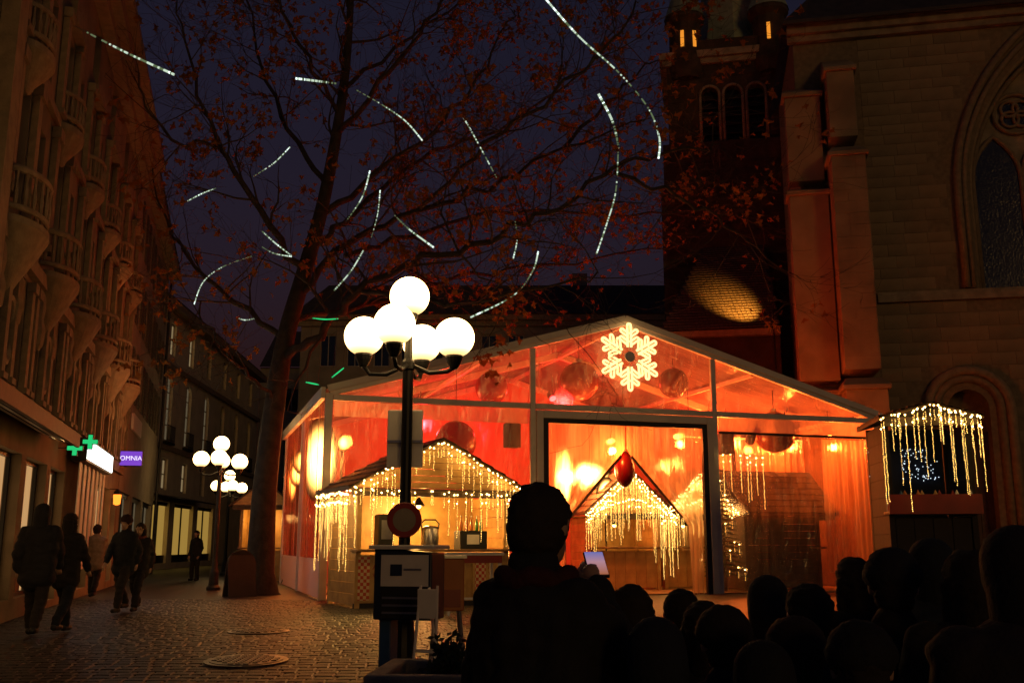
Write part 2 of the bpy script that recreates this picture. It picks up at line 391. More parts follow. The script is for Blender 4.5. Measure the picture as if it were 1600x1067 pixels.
WCACHE = {}
def window(parent, a, b, c, d, y, nx=2, nz=3, frame='frame_paint', pane='glass', bar=0.05):
    """casement in an opening: frame with glazing bars, one pane object behind each light"""
    key = (round(b-a,3), round(d-c,3), nx, nz, frame, bar)
    if key not in WCACHE:
        w, h = b-a, d-c; f = MB(); t = bar*1.3
        f.box(0,t,-0.03,0.03,0,h); f.box(w-t,w,-0.03,0.03,0,h); f.box(t,w-t,-0.029,0.029,0,t); f.box(t,w-t,-0.029,0.029,h-t,h)
        for i in range(1,nx): x = w*i/nx; f.box(x-bar/2,x+bar/2,-0.026,0.026,t,h-t)
        for j in range(1,nz): z = h*j/nz; f.box(t,w-t,-0.022,0.022,z-bar*.4,z+bar*.4)
        pm = MB().quad((0,0,0),(w/nx,0,0),(w/nx,0,h/nz),(0,0,h/nz))
        WCACHE[key] = (f.mesh('window', M[frame]), pm)
    fm, pm = WCACHE[key]
    o = put('window', fm, parent, (a, y, c))
    k2 = key + (pane,)
    if k2 not in WCACHE: WCACHE[k2] = pm.mesh('pane', M[pane])
    for i in range(nx):
        for j in range(nz):
            put('pane', WCACHE[k2], o, ((b-a)*i/nx, 0.012, (d-c)*j/nz))
    return o

# ================================================================== SETTING
ys = [-25,-10,0,2,3,4,5,6,7,8,9,10,11,12,13,14,16,20,30,50,90,160,300,600]
xs = [-600,-200,-60,-30,-15,-8,-4,0,4,8,15,30,60,200,600]
g = MB()
g.add([(x,y,gz(y)) for y in ys for x in xs], [(j*len(xs)+i, j*len(xs)+i+1, (j+1)*len(xs)+i+1, (j+1)*len(xs)+i) for j in range(len(ys)-1) for i in range(len(xs)-1)])
ground = struct(g.build('ground', M['ground'], smooth=True))

# stone setts of the square, in slightly wavering rows
setts = []
y = 6.3
while y < 23.5:
    rowd = random.uniform(0.15, 0.19); x = -8.2 - max(0,(y-14)*.2) + random.uniform(0, .2)
    while x < 0.4:
        w = random.uniform(0.15, 0.24)
        setts.append((x + w/2, y + rowd/2 + 0.05*math.sin(x*1.3), w-0.009, rowd-0.009)); x += w
    y += rowd
def sett_mesh(mb, cx, cy_, w, d, jit, rot=0):
    h = random.uniform(0.006, 0.012); b = 0.014; z = gz(cy_); sl = (gz(cy_+0.1)-gz(cy_-0.1))/0.2
    tl = random.uniform(-.02,.02)
    def pt(x, y_, zz): return (cx+x, cy_+y_, z + sl*y_ + zz + tl*x)
    w2, d2 = w/2, d/2
    vs_ = [pt(-w2,-d2,-.02),pt(w2,-d2,-.02),pt(w2,d2,-.02),pt(-w2,d2,-.02)]
    vs_ += [pt(-w2,-d2,h-b*.6),pt(w2,-d2,h-b*.6),pt(w2,d2,h-b*.6),pt(-w2,d2,h-b*.6)]
    vs_ += [pt(-w2+b,-d2+b,h),pt(w2-b,-d2+b,h),pt(w2-b,d2-b,h),pt(-w2+b,d2-b,h)]
    fs = [(8,9,10,11)]
    for k in (0,4):
        for i in range(4): fs.append((k+i, k+(i+1)%4, k+4+(i+1)%4, k+4+i))
    mb.add(vs_, fs)
def in_view(cx, cy_):
    px = 800 + F_PX*cx/(cy_*1.05); row = 850 + F_PX*(CAM_H-gz(cy_))/cy_*1.0
    return 60 < px < 640 and row < 1100
vis = [s for s in setts if in_view(s[0], s[1])]
vis.sort(key=lambda s: s[1])
near = set(vis[:300])
for s in vis[:300]:
    mb = MB(); sett_mesh(mb, *s, 0); mb.build('cobblestone', M['cobble'], ground)
mb = MB()
for s in setts:
    if s not in near: sett_mesh(mb, *s, 0)
fld = mb.build('cobblestone_field', M['cobble'], ground); fld['kind'] = 'stuff'

# ------------------------------------------------------------------ church on the right
church = thing('church', 'tall sandstone church with buttresses, belfry tower and gothic window on the right', 'church', (9.6,33.2,0), R(-11))
NX, NZ = 16.0, 19.5
gw = (6.05, 11.35, 9.55, 18.2, 'p')           # great window
pw = (4.72, 6.0, 0.0, 6.2, 'a')               # portal arch
nave = holed_wall(MB(), .55, NX, 0, NZ, [gw, pw], 0.7)
nave.quad((.55,0,0),(.55,0,NZ),(.55,7,NZ),(.55,7,0))
nv = nave.build('nave_wall', M['mortar'], church)
# ashlar facing, block by block, where the photograph shows it
blocks = []
z = 3.2; row = 0
BM = {}
def arch_skip(x0, x1, z0, z1):
    for (a,b,c,d,*_) in ((5.6,11.8,9.1,19.0),(4.1,6.6,0,7.0)):
        if c < 9 and z0 < d:
            m, w = (a+b)/2, (b-a)/2; top = d - w
            xx = min(abs(x0-m), abs(x1-m)); zz = max(0, z0-top)
            if x1 > a and x0 < b and (z0 < top or xx*xx+zz*zz < w*w): return True
        elif c >= 9 and x1 > a and z1 > c:
            sp = 13.4; w = (b-a)/2
            if z0 < sp: return True
            r = 2.5*w*0.92; xx = x1 if x1 < (a+b)/2 else a+b-x0
            if (a+r-xx)**2 + (z0-sp)**2 < r*r or x1 > (a+b)/2-0.5 and z0 < d-0.6: return True
    return False
while z < 19.0:
    hgt = random.choice([0.36,0.42,0.42,0.48]); x = 2.75 + (0.0 if row % 2 else -0.4)
    while x < 8.9:
        w = random.choice([0.6,0.75,0.9,1.05])
        x0 = max(2.75, x)
        if x+w-x0 > 0.2 and not arch_skip(x0, x+w, z, z+hgt) and not (z < 9.33 < z+hgt) : blocks.append((x0, x+w, z, z+hgt))
        x += w
    z += hgt; row += 1
blocks.sort(key=lambda b: -(b[1]-b[0])*(b[3]-b[2]))
rest = MB()
for i, (a,b,c,d) in enumerate(blocks):
    pr = random.uniform(0.006,0.016); gpp = 0.005
    if i < 300:
        k = (round(b-a,2), round(d-c,2))
        if k not in BM:
            BM[k] = MB().cbox((0,0,0), d-c-2*gpp, b-a-2*gpp, 0.06, 0.012, Matrix.Rotation(R(90),3,'X') @ Matrix.Rotation(R(90),3,'Z')).mesh('ashlar_block', M['ashlar'])
        put('ashlar_block', BM[k], nv, ((a+b)/2, 0.03-pr, (c+d)/2))
    else: rest.box(a+gpp,b-gpp,-pr,0.02,c+gpp,d-gpp)
if rest.v:
    o = rest.build('ashlar_facing', M['ashlar'], church); o['kind'] = 'stuff'
# string course, plinth, cornice
mb = MB(); mb.prism([(2.8,9.2),(NX,9.2),(NX,9.45),(2.8,9.45)], -0.16, 0.0); mb.prism([(2.8,9.46),(NX,9.46),(NX,9.55),(2.8,9.55)], -0.09, 0.0); mb.build('string_course', M['sandstone'], church)
mb = MB(); mb.box(0.35,NX,-0.35,0,NZ-0.35,NZ); mb.box(0.35,NX,-0.2,0,NZ-0.6,NZ-0.36); mb.build('cornice', M['sandstone'], church)
mb = MB(); mb.quad((.2,-0.6,NZ+0.05),(NX,-0.6,NZ+0.05),(NX,7,NZ+8.5),(6.0,7,NZ+8.5)); mb.add([(.2,-0.6,NZ+0.05),(6.0,7,NZ+8.5),(.2,8,NZ+.05)],[(0,1,2)]); mb.box(.2,NX,-0.62,-0.5,NZ-0.08,NZ+0.05)
mb.build('nave_roof', M['dark_roof'], church)
# pointed arch mouldings and tracery
def pointed(m, w, sp, n=12, rr=2.5):
    r = rr*w; hh = math.sqrt(r*r-(r-w)**2); am = math.asin(hh/r)
    left = [(m-w+r-r*math.cos(am*i/n), sp+r*math.sin(am*i/n)) for i in range(n+1)]
    return left + [(2*m-x, z_) for x, z_ in reversed(left[:-1])]
gm = (gw[0]+gw[1])/2; gwd = (gw[1]-gw[0])/2; gsp = gw[3]-math.sqrt((2.5*gwd)**2-(1.5*gwd)**2)
for k, (dw, yy, rad) in enumerate([(0.42,-0.10,0.13),(0.20,-0.03,0.11),(0.0,0.16,0.11),(-0.16,0.36,0.10)]):
    pts = [(gm-gwd-dw,yy,9.6)] + [(x,yy,z_) for x, z_ in pointed(gm, gwd+dw, gsp)] + [(gm+gwd+dw,yy,9.6)]
    MB().tube(pts, rad, 8).build('arch_moulding', M['carved'], church, smooth=True)
tr = MB(); yy = 0.55
lw = 0.78
cents = [gm-1.62, gm, gm+1.62]
lsp = gsp+0.6
for c_ in cents:
    pts = [(c_-lw,yy,9.6)] + [(x,yy,z_) for x, z_ in pointed(c_, lw, lsp, 8)] + [(c_+lw,yy,9.6)]
    tr.tube(pts, 0.085, 8)
for c_ in (gm-0.81, gm+0.81):
    for a in range(4):
        an = R(45+90*a); cx, cz = c_+0.27*math.cos(an), lsp+2.35+0.27*math.sin(an)
        tr.tube([(cx+0.28*math.cos(t*math.pi/6),yy,cz+0.28*math.sin(t*math.pi/6)) for t in range(13)], 0.06, 6)
    tr.tube([(c_+0.72*math.cos(t*math.pi/10),yy,lsp+2.35+0.72*math.sin(t*math.pi/10)) for t in range(21)], 0.075, 6)
gwo = tr.build('gothic_window', M['carved'], church, smooth=True)
for c_ in cents:
    pn = MB(); pl = [(c_-lw,9.6)] + pointed(c_, lw, lsp, 8) + [(c_+lw,9.6)]
    pn.add([(x,yy+0.03,z_) for x, z_ in pl], [tuple(range(len(pl)))]); pn.build('pane', M['leaded'], gwo)
pn = MB(); pl = [(gm-gwd,lsp)] + [q for q in pointed(gm, gwd, gsp)] + [(gm+gwd,lsp)]
pn.add([(x,yy+0.06,z_) for x, z_ in pl], [tuple(range(len(pl)))]); pn.build('tracery_panel', M['sandstone'], gwo)
for c_ in (gm-0.81, gm+0.81):
    for a in range(4):
        an = R(45+90*a); cx, cz = c_+0.27*math.cos(an), lsp+2.35+0.27*math.sin(an)
        pn = MB(); pn.add([(cx+0.26*math.cos(t*math.pi/6),yy+0.05-0.002*a,cz+0.26*math.sin(t*math.pi/6)) for t in range(12)], [tuple(range(12))]); pn.build('pane', M['leaded'], gwo)
# portal
pm_ = (pw[0]+pw[1])/2
for dw, yy, rad in [(0.62,-0.1,0.16),(0.36,-0.02,0.14),(0.12,0.12,0.12)]:
    w_ = 0.64+dw; pts = [(pm_-w_,yy,0)] + [(pm_-w_*math.cos(math.pi*i/16),yy,5.56+w_*math.sin(math.pi*i/16)) for i in range(17)] + [(pm_+w_,yy,0)]
    MB().tube(pts, rad, 8).build('portal_moulding', M['carved'], church, smooth=True)
dr = MB()
for i in range(6): dr.box(pm_-0.64+i*0.2135, pm_-0.64+i*0.2135+0.2, 0.5, 0.58, 0, 4.6)
dr.box(pm_-0.7,pm_+0.7,0.45,0.6,4.62,4.85); dr.build('portal_door', M['wood_dark'], church)
MB().quad((pm_-0.7,0.66,0),(pm_+0.7,0.66,0),(pm_+0.7,0.66,6.3),(pm_-0.7,0.66,6.3)).build('portal_tympanum', M['mortar'], church)
# buttresses with sloped weatherings
def buttress(x0, x1, stages, name='buttress'):
    """stages: (z0, z1, projection); front towards -y"""
    b = MB()
    for i, (z0, z1, pr, ex) in enumerate(stages):
        b.box(x0-ex, x1+ex, -pr, 0, z0, z1)
        nxt = stages[i+1] if i+1 < len(stages) else (0,0,0.05,ex)
        e2 = nxt[3]; q = pr+0.12; h = (pr-nxt[2])*0.75+0.12
        b.add([(x0-ex-.1,-q,z1),(x1+ex+.1,-q,z1),(x1+ex+.1,0,z1),(x0-ex-.1,0,z1),(x0-e2,-nxt[2]+.02,z1+h),(x1+e2,-nxt[2]+.02,z1+h),(x1+e2,0,z1+h),(x0-e2,0,z1+h),
               (x0-ex-.1,-q,z1+.14),(x1+ex+.1,-q,z1+.14),(x0-ex-.1,0,z1+.14),(x1+ex+.1,0,z1+.14)],
              [(0,1,9,8),(8,9,5,4),(0,8,10,3),(1,2,11,9),(8,4,7,10),(9,11,6,5),(4,5,6,7),(0,3,2,1)])
    return b
bo = buttress(1.48, 2.38, [(0,6.0,2.1,0.18),(6.7,13.9,1.7,0.1),(14.8,17.2,1.15,0.0)]).build('buttress', M['ashlar'], church, bevel=0.02)
cb = buttress(0.10, 1.28, [(0,6.0,1.0,0.1),(6.5,12.9,0.85,0.05),(13.5,16.6,0.6,0)]).build('buttress', M['ashlar'], church, bevel=0.02)
# mortar joints on the near buttress: courses standing proud
cs = MB(); z = 0.3
while z < 13.6:
    pr = 2.1+0 if z < 5.7 else 1.7; ex = 0.18 if z < 5.7 else 0.1
    if not 5.5 < z < 7.0:
        x = 1.48-ex+0.01
        while x < 2.38+ex-0.05:
            w = min(random.choice([0.45,0.6,0.75]), 2.38+ex-x-0.01); cs.box(x,x+w-0.014,-pr-random.uniform(.006,.022),-pr+.01,z,z+0.386); x += w
    z += 0.40
cs.build('ashlar_facing', M['ashlar'], church)['kind'] = 'stuff'

# belfry tower
TX, TY, TW, TD = -4.27, 11.77, 6.0, 6.0
def tw(p): return (p[0]+TX, p[1]+TY, p[2])
tower = MB()
arches = [(1.62+1.10*i, 2.42+1.10*i, 19.7, 23.1, 'a') for i in range(3)]
holed_wall(tower, 0, TW, 0, 24.6, arches, 0.5)
tower.quad((0,0,0),(0,0,24.6),(0,TD,24.6),(0,TD,0)); tower.quad((TW,0,0),(TW,TD,0),(TW,TD,24.6),(TW,0,24.6))
tower.box(-0.45,TW+0.3,-0.35,-0.02,0,17.8); tower.box(-0.3,TW+0.2,-0.22,-0.01,17.8,20.2)
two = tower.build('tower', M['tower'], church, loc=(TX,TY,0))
cs = MB()
z = 10.0
while z < 24.2:
    x = -0.28 if z < 19.8 else 0.02; off = -0.35 if z < 17.6 else (-0.22 if z < 19.9 else 0.0)
    while x < TW:
        w = random.choice([0.45,0.6,0.8]); x1 = min(x+w, TW)
        if not any(a[0]-0.25 < x1 and x < a[1]+0.25 and z+0.4 > a[2]-0.2 and z < a[3]+0.25 for a in arches) and x1-x > .15 and not 17.3<z<17.9 and not 19.8<z<20.3:
            cs.box(x+.012,x1-.012,off-random.uniform(.01,.04),off+.01,z+.012,z+.388)
        x += w
    z += 0.4
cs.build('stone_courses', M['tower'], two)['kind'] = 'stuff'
for a in arches:
    m_ = (a[0]+a[1])/2; w_ = 0.46
    MB().tube([(m_-w_,-0.03,19.7)] + [(m_-w_*math.cos(math.pi*i/10),-0.03,22.7+w_*math.sin(math.pi*i/10)) for i in range(11)] + [(m_+w_,-0.03,19.7)], 0.075, 6).build('arch_moulding', M['sandstone'], two, smooth=True)
    for j in range(7):
        lv = MB(); lv.add([(a[0],0.2,19.85+j*.45),(a[1],0.2,19.85+j*.45),(a[1],0.42,20.1+j*.45),(a[0],0.42,20.1+j*.45),(a[0],0.2,19.81+j*.45),(a[1],0.2,19.81+j*.45),(a[1],0.42,20.06+j*.45),(a[0],0.42,20.06+j*.45)],[(0,1,2,3),(7,6,5,4),(4,5,1,0),(2,6,7,3)])
        lv.build('louvre', M['wood_dark'], two)
MB().box(0.1,TW-0.1,0.45,0.5,19.5,23.4).build('belfry_back', M['iron'], two)
mb = MB(); mb.box(-0.35,TW+0.35,-0.35,TD,24.6,24.95); mb.box(-0.2,TW+0.2,-0.2,TD,24.3,24.598); mb.build('cornice', M['sandstone'], two)
mb = MB(); mb.box(1.3,TW-1.3,-0.25,0.0,24.955,25.5); mb.build('parapet', M['tower'], two)
M['slit'] = glow('lit_slit', (1.0,0.33,0.03), 0.9, False)
for cx in (0.95, TW-1.0):
    tu = MB(); tu.lathe([(0.72,23.6),(0.86,24.3),(0.80,24.96),(0.78,26.5),(0.98,26.75),(0.98,26.95)], (0,0,0), 14)
    t_o = tu.build('turret', M['tower'], two, loc=(cx,0.25,0), smooth=False)
    MB().lathe([(1.02,26.95),(0.62,28.2),(0.25,30.4),(0.02,31.8)], (0,0,0), 14).build('turret_roof', M['copper'], t_o)
    for a in ((-100,-55) if cx < 2 else (-95,)):
        an = R(a); q = MB(); q.cbox((0.79*math.cos(an),0.79*math.sin(an),25.55), 0.05, 0.17, 0.85, 0, Matrix.Rotation(an,3,'Z')); q.build('lit_slit_window', M['slit'], t_o)
sp_ = MB(); sp_.lathe([(2.0,25.3),(1.75,27.0),(0.05,44)], (0,0,0), 8)
sp_.build('spire', M['copper'], two, loc=(TW/2+0.35,TD/2-0.5,0))
# low chapel in front of the tower with a lit tiled roof
ch = MB(); CX0, CX1, CY0, CY1 = -4.4, -0.05, 5.2, 11.3
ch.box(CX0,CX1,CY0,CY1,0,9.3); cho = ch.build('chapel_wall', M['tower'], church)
mb = MB(); mb.box(CX0-.25,CX1,CY0-.3,CY1,9.31,9.55); mb.build('chapel_cornice', M['sandstone'], church)
rf = MB(); rf.add([(CX0-.3,CY0-.4,9.56),(CX1,CY0-.4,9.56),(CX1,CY1+.3,15.0),(CX0+1.6,CY1+.3,15.0),(CX0-.3,CY1+.3,9.56)], [(0,1,2,3),(0,3,4)])
rfo = rf.build('chapel_roof', M['dark_roof'], church)
rt = MB()        # rows of flat tiles on the chapel roof
nrow = 34
for j in range(nrow):
    t0 = j/nrow; t1 = (j+1.25)/nrow
    def rp(x, t, up): return (x, CY0-.4+(CY1-CY0+.7)*t, 9.56+5.44*t+up)
    x = CX0-.3 + 1.9*t0 + (0.1 if j % 2 else 0)
    while x < CX1-.16:
        h0, h1 = random.uniform(.05,.075), random.uniform(.012,.02)
        rt.add([rp(x,t0,h0),rp(x+.165,t0,h0),rp(x+.165,min(1,t1),h1),rp(x,min(1,t1),h1),rp(x,t0,h0-.03),rp(x+.165,t0,h0-.03)],[(0,1,2,3),(4,5,1,0)]); x += 0.18
rt.build('roof_tiles', M['tile'], rfo)['kind'] = 'stuff'
fl = thing('floodlight', 'floodlight on a slim mast behind the marquee, shining up the chapel roof', 'floodlight', (0,0,0))
ft = Matrix.Translation((9.6,33.2,0)) @ Matrix.Rotation(R(-11),4,'Z')
fl.location = ft @ Vector((-.45,2.7,0)); fl.rotation_euler = (0,0,R(-11))
MB().tube([(0,0,0),(0,0,10.1)], [.06,.03], 8).build('mast', M['iron'], fl)
ho = MB().cbox((0,0,0),0.3,0.2,0.14,0.02).build('housing', M['iron'], fl, loc=(0,.05,10.2)); ho.rotation_euler = (R(-80),0,0)
MB().box(-0.11,0.11,-0.06,0.06,0.071,0.078).build('lens', glow('flood_lens', (1.0,0.5,0.1), 4), ho)
light(fl, 'SPOT', 3400, (1.0,0.46,0.06), (-.1,.3,10.25), 0.08, (-1.25,3.7,10.75), 36, 1.0)

# ------------------------------------------------------------------ hall behind the marquee
hall = thing('town_house', 'wide dark town house with a row of windows behind the marquee roof', 'building', (-13,60,0), 0)
hw = [(1.2+1.65*i, 2.2+1.65*i, zz, zz+2.0) for i in range(14) for zz in (5.0, 8.6, 11.9)]
hb = holed_wall(MB(), 0, 24.6, 0, 15.0, hw, 0.22); hb.quad((24.6,0,0),(24.6,10,0),(24.6,10,15),(24.6,0,15)); hb.quad((0,0,0),(0,0,15),(0,10,15),(0,10,0))
hb.build('wall', M['plaster2'], hall)
for h in hw: window(hall, *h[:4], 0.15, 2, 1)
mb = MB(); mb.box(-0.3,24.9,-0.4,-0.01,14.75,15.1); mb.box(-0.2,24.8,-0.2,-0.012,14.4,14.74); mb.build('cornice', M['carved'], hall)
mb = MB(); mb.add([(-.4,-.5,15.11),(25,-.5,15.11),(25,10.3,15.11),(-.4,10.3,15.11),(1.2,2.2,17.6),(23.4,2.2,17.6),(23.4,8,17.6),(1.2,8,17.6)],[(0,1,5,4),(1,2,6,5),(2,3,7,6),(3,0,4,7),(4,5,6,7)]); hr = mb.build('roof', M['dark_roof'], hall)
for cx in (6.5, 17): MB().box(cx,cx+1.0,4,4.8,17.4,18.9).build('chimney', M['plaster2'], hr)

# ------------------------------------------------------------------ left side of the street
RZ_L = R(105.3)
LT = Matrix.Translation((-7.81,15.1,0)) @ Matrix.Rotation(RZ_L,4,'Z')
def LW(u, y_, z): return LT @ Vector((u,y_,z))
M['shop_lit'] = glow('lit_shop_window', (1.0,0.55,0.22), 0.55)
M['shop_lit2'] = glow('lit_shop_window_yellow', (1.0,0.60,0.12), 0.32)
M['win_lit'] = glow('lit_curtained_window', (1.0,0.72,0.36), 0.22, False)
M['win_faint'] = glow('faintly_lit_window', (0.9,0.7,0.4), 0.10, False)

# house with balconies and oval windows
orn = thing('ornate_house', 'ornate stone house with rounded balconies and oval windows above an awning', 'house', LW(0,0,0), RZ_L)
holes = []
bays = [-.6+3.2*i for i in range(6)]
U0, U1, ZE = -1.75, 16.6, 13.4
for bx in bays:
    holes += [(bx-0.95,bx-0.2,3.75,5.15,'a'), (bx+0.75,bx+1.5,3.75,5.15,'a')]
    holes += [(bx-0.5,bx+0.5,6.45,8.35), (bx-0.45,bx+0.45,9.05,10.8), (bx-0.42,bx+0.42,11.4,12.7)]
    holes += [(bx+1.25,bx+1.9,6.6,8.2),(bx+1.25,bx+1.9,9.2,10.7)]
holes = [h for h in holes if h[0] > U0+.1 and h[1] < U1-.1]
shops = [(-1.5,-.3,.35,2.75),(0.1,1.9,0.35,2.75),(2.3,4.3,0.35,2.75),(4.7,6.4,0.15,2.75),(9.0,10.9,0.2,2.8),(11.4,14.6,0.5,2.8),(15.0,16.2,0.2,2.6)]
ow = holed_wall(MB(), U0, U1, 0, ZE, holes+shops, 0.28)
ow.quad((U1,0,0),(U1,9,0),(U1,9,ZE),(U1,0,ZE)); ow.quad((U0,0,0),(U0,0,ZE),(U0,9,ZE),(U0,9,0)); ow.build('wall', M['plaster'], orn)
for h in holes: window(orn, *h[:4], 0.2, 2, 2 if h[3]-h[2] < 1.6 else 3)
for i, h in enumerate(shops):
    so = MB(); a,b,c,d = h
    so.box(a,b,0.17,0.23,c,c+.07); so.box(a,b,0.17,0.23,d-.07,d); so.box(a,a+.07,0.17,0.23,c+.07,d-.07); so.box(b-.07,b,0.17,0.23,c+.07,d-.07)
    so.box((a+b)/2-.03,(a+b)/2+.03,0.18,0.22,c+.07,d-.07)
    s_o = so.build('shop_window', M['iron'], orn)
    MB().quad((a,0.26,c),(b,0.26,c),(b,0.26,d),(a,0.26,d)).build('lit_pane', M['shop_lit'], s_o)
    if i < 3:
        MB().box(a+0.25,(a+b)/2-.15,0.235,0.245,c+.05,c+1.25+.3*(i%2)).build('poster', M['white_paint'], s_o)
        MB().box((a+b)/2+.2,b-.3,0.235,0.245,c+.05,c+.8).build('poster', M['wood'], s_o)
cw = MB(); cw.box(U0,U1,-0.5,-0.01,13.0,13.35); cw.box(U0,U1,-0.28,-0.012,12.75,12.998); cw.box(U0,U1,-0.7,-.01,13.352,13.5); cw.build('cornice', M['carved'], orn)
cw = MB(); cw.box(U0,U1,-0.14,-0.01,5.62,5.85); cw.box(U0,U1,-0.1,-.01,8.7,8.86); cw.box(U0,U1,-0.12,-.01,3.35,3.62); cw.build('string_course', M['carved'], orn)
rfm = MB(); rfm.quad((U0,-0.7,13.51),(U1,-0.7,13.51),(U1,3.5,16.8),(U0,3.5,16.8)); rfm.quad((U1,-0.7,13.51),(U1,9,13.51),(U1,9,16.8),(U1,3.5,16.8)); rfm.build('roof', M['dark_roof'], orn)
def bowl(r, h, n=12): return MB().lathe([(0.06,-h),(0.14,-h*.93),(r*.35,-h*.72),(r*.62,-h*.45),(r*.86,-h*.2),(r,-.04),(r*1.04,0.0),(r*1.04,0.1),(0.0,0.1)], (0,0,0), n, math.pi, 2*math.pi)
bow_m = bowl(0.85, 0.95).mesh('balcony_corbel', M['carved'])
bow_s = bowl(0.62, 0.55).mesh('balcony_corbel', M['carved'])
def balustrade(r, h):
    b = MB(); n = 12
    pts = [(r*math.cos(math.pi+math.pi*i/n), r*math.sin(math.pi+math.pi*i/n)) for i in range(n+1)]
    b.tube([(x,y_,h) for x, y_ in pts], 0.06, 6); b.tube([(x,y_,0.14) for x, y_ in pts], 0.05, 6)
    for i in range(n):
        x, y_ = (pts[i][0]+pts[i+1][0])/2, (pts[i][1]+pts[i+1][1])/2
        b.lathe([(0.035,0.14),(0.065,0.14+(h-.14)*.35),(0.03,0.14+(h-.14)*.7),(0.045,h)], (x,y_,0), 6)
    return b.mesh('balustrade', M['carved'])
bal_m, bal_s = balustrade(0.82,0.72), balustrade(0.58,0.6)
figs = MB(); figs.lathe([(0.05,0),(0.17,0.1),(0.2,0.35),(0.12,0.55),(0.16,0.75),(0.13,0.95),(0.05,1.1)], (0,0,0), 8); fig_m = figs.mesh('carved_bracket', M['carved'])
pil = MB(); pil.box(-0.13,0.13,-0.12,-0.012,0,2.0); pil.box(-0.18,0.18,-0.17,-.014,2.0,2.2); pil.box(-0.18,0.18,-0.17,-.013,-0.12,0); pil_m = pil.mesh('pilaster', M['carved'])
ov = MB(); ov.tube([(0.27*math.cos(t*math.pi/10),-0.03,0.5*math.sin(t*math.pi/10)) for t in range(21)], 0.07, 6); ov_m = ov.mesh('oval_window', M['carved'])
ovp = MB(); ovp.add([(0.25*math.cos(t*math.pi/8),-0.012,0.48*math.sin(t*math.pi/8)) for t in range(16)], [tuple(range(16))]); ovp_m = ovp.mesh('pane', M['glass'])
for i, bx in enumerate(bays):
    c_ = put('balcony_corbel', bow_m, orn, (bx,-0.01,5.85), scale=(1,.6,1)); put('balustrade', bal_m, c_, (0,0,0.1)); put('carved_bracket', fig_m, c_, (0.62,-0.06,-1.3)); put('carved_bracket', fig_m, c_, (-0.62,-0.06,-1.3))
    c_ = put('balcony_corbel', bow_s, orn, (bx,-0.01,8.72), scale=(1,.6,1)); put('balustrade', bal_s, c_, (0,0,0.1))
    o_ = put('oval_window', ov_m, orn, (bx+0.28,0,4.45)); put('pane', ovp_m, o_)
    for dx in (-0.72, 0.72): put('pilaster', pil_m, orn, (bx+dx,0,6.4)); put('pilaster', pil_m, orn, (bx+dx,0,8.98), scale=(1,1,0.9))
    for dx in (-1.12, 0.0, 0.58, 1.68):
        if bx+dx > U0+.2: put('pilaster', pil_m, orn, (bx+dx,0,3.75), scale=(0.8,0.9,0.8))
    hd = MB(); hd.prism([(-0.75,0),(0.75,0),(0.75,.1),(0,.42),(-.75,.1)],-0.2,-0.011); hd.build('window_pediment', M['carved'], orn, loc=(bx,0,10.9))
# long awning over the shops
aw = MB(); aw.add([(-5.5,-0.02,3.34),(3.5,-0.02,3.34),(3.5,-.6,3.2),(-5.5,-.6,3.2),(-5.5,-0.02,3.28),(3.5,-0.02,3.28),(3.5,-.6,3.14),(-5.5,-.6,3.14)],[(0,1,2,3),(7,6,5,4),(3,2,6,7),(1,5,6,2),(0,3,7,4)])
awo = aw.build('awning', M['iron'], orn)
sl = MB()
for k in range(3): sl.box(-5.5,3.5,-0.2-.16*k-.03,-0.2-.16*k+.03,3.19-.038*k-.03,3.225-.038*k)
sl.build('awning_rib', M['steel'], awo)
MB().box(-5.5,3.5,-.66,-.605,3.02,3.26).build('awning_valance', M['wood_dark'], awo)
# next house, further left, mostly out of frame
pv = thing('corner_house', 'plain house cut off by the left edge of the picture, glowing orange', 'house', LW(0,0,0), RZ_L)
cw = holed_wall(MB(), -9, -1.8, 0, 14.5, [(-3.9,-2.9,6.2,8.2),(-3.9,-2.9,9.2,11.2),(-4.3,-2.3,0.3,2.7)], 0.25); cw.quad((-1.8,0,0),(-1.8,9,0),(-1.8,9,14.5),(-1.8,0,14.5)); cw.build('wall', M['plaster'], pv)
window(pv,-3.9,-2.9,6.2,8.2,0.18); window(pv,-3.9,-2.9,9.2,11.2,0.18)
MB().quad((-4.3,0.24,0.3),(-2.3,0.24,0.3),(-2.3,0.24,2.7),(-4.3,0.24,2.7)).build('lit_pane', M['shop_lit'], pv)
MB().tube([(-1.76,-0.14,0.1),(-1.76,-0.14,14.4)],0.07,8).build('downpipe', M['iron'], pv)
MB().box(-2.45,-1.95,-0.25,-0.01,3.4,14.2).build('pilaster', M['carved'], pv)

# plain house with shutters
pl_ = thing('shuttered_house', 'plain plastered house with dark shutters beside the ornate one', 'house', LW(0,0,0), RZ_L)
hs = [(u,u+1.0,z0,z0+1.7) for u in (18.0,20.6,23.2,25.8,28.2) for z0 in (5.9,8.4,10.9)]
pw_ = holed_wall(MB(), 16.65, 30.5, 0, 13.6, hs+[(17.4,20.4,0.2,2.9),(21.2,24.6,0.2,2.9),(25.4,29.4,0.2,2.9)], 0.22)
pw_.quad((30.5,0,0),(30.5,9,0),(30.5,9,13.6),(30.5,0,13.6)); pw_.build('wall', M['plaster2'], pl_)
sh = MB(); sh.box(0,.46,-.05,-.012,0,1.7)
for k in range(14): sh.box(.05,.41,-.07,-.051,.08+k*.115,.15+k*.115)
sh_m = sh.mesh('shutter', M['shutter'])
for h in hs:
    window(pl_, *h, 0.14, 2, 2); put('shutter', sh_m, pl_, (h[0]-.48,0,h[2])); put('shutter', sh_m, pl_, (h[1]+.02,0,h[2]))
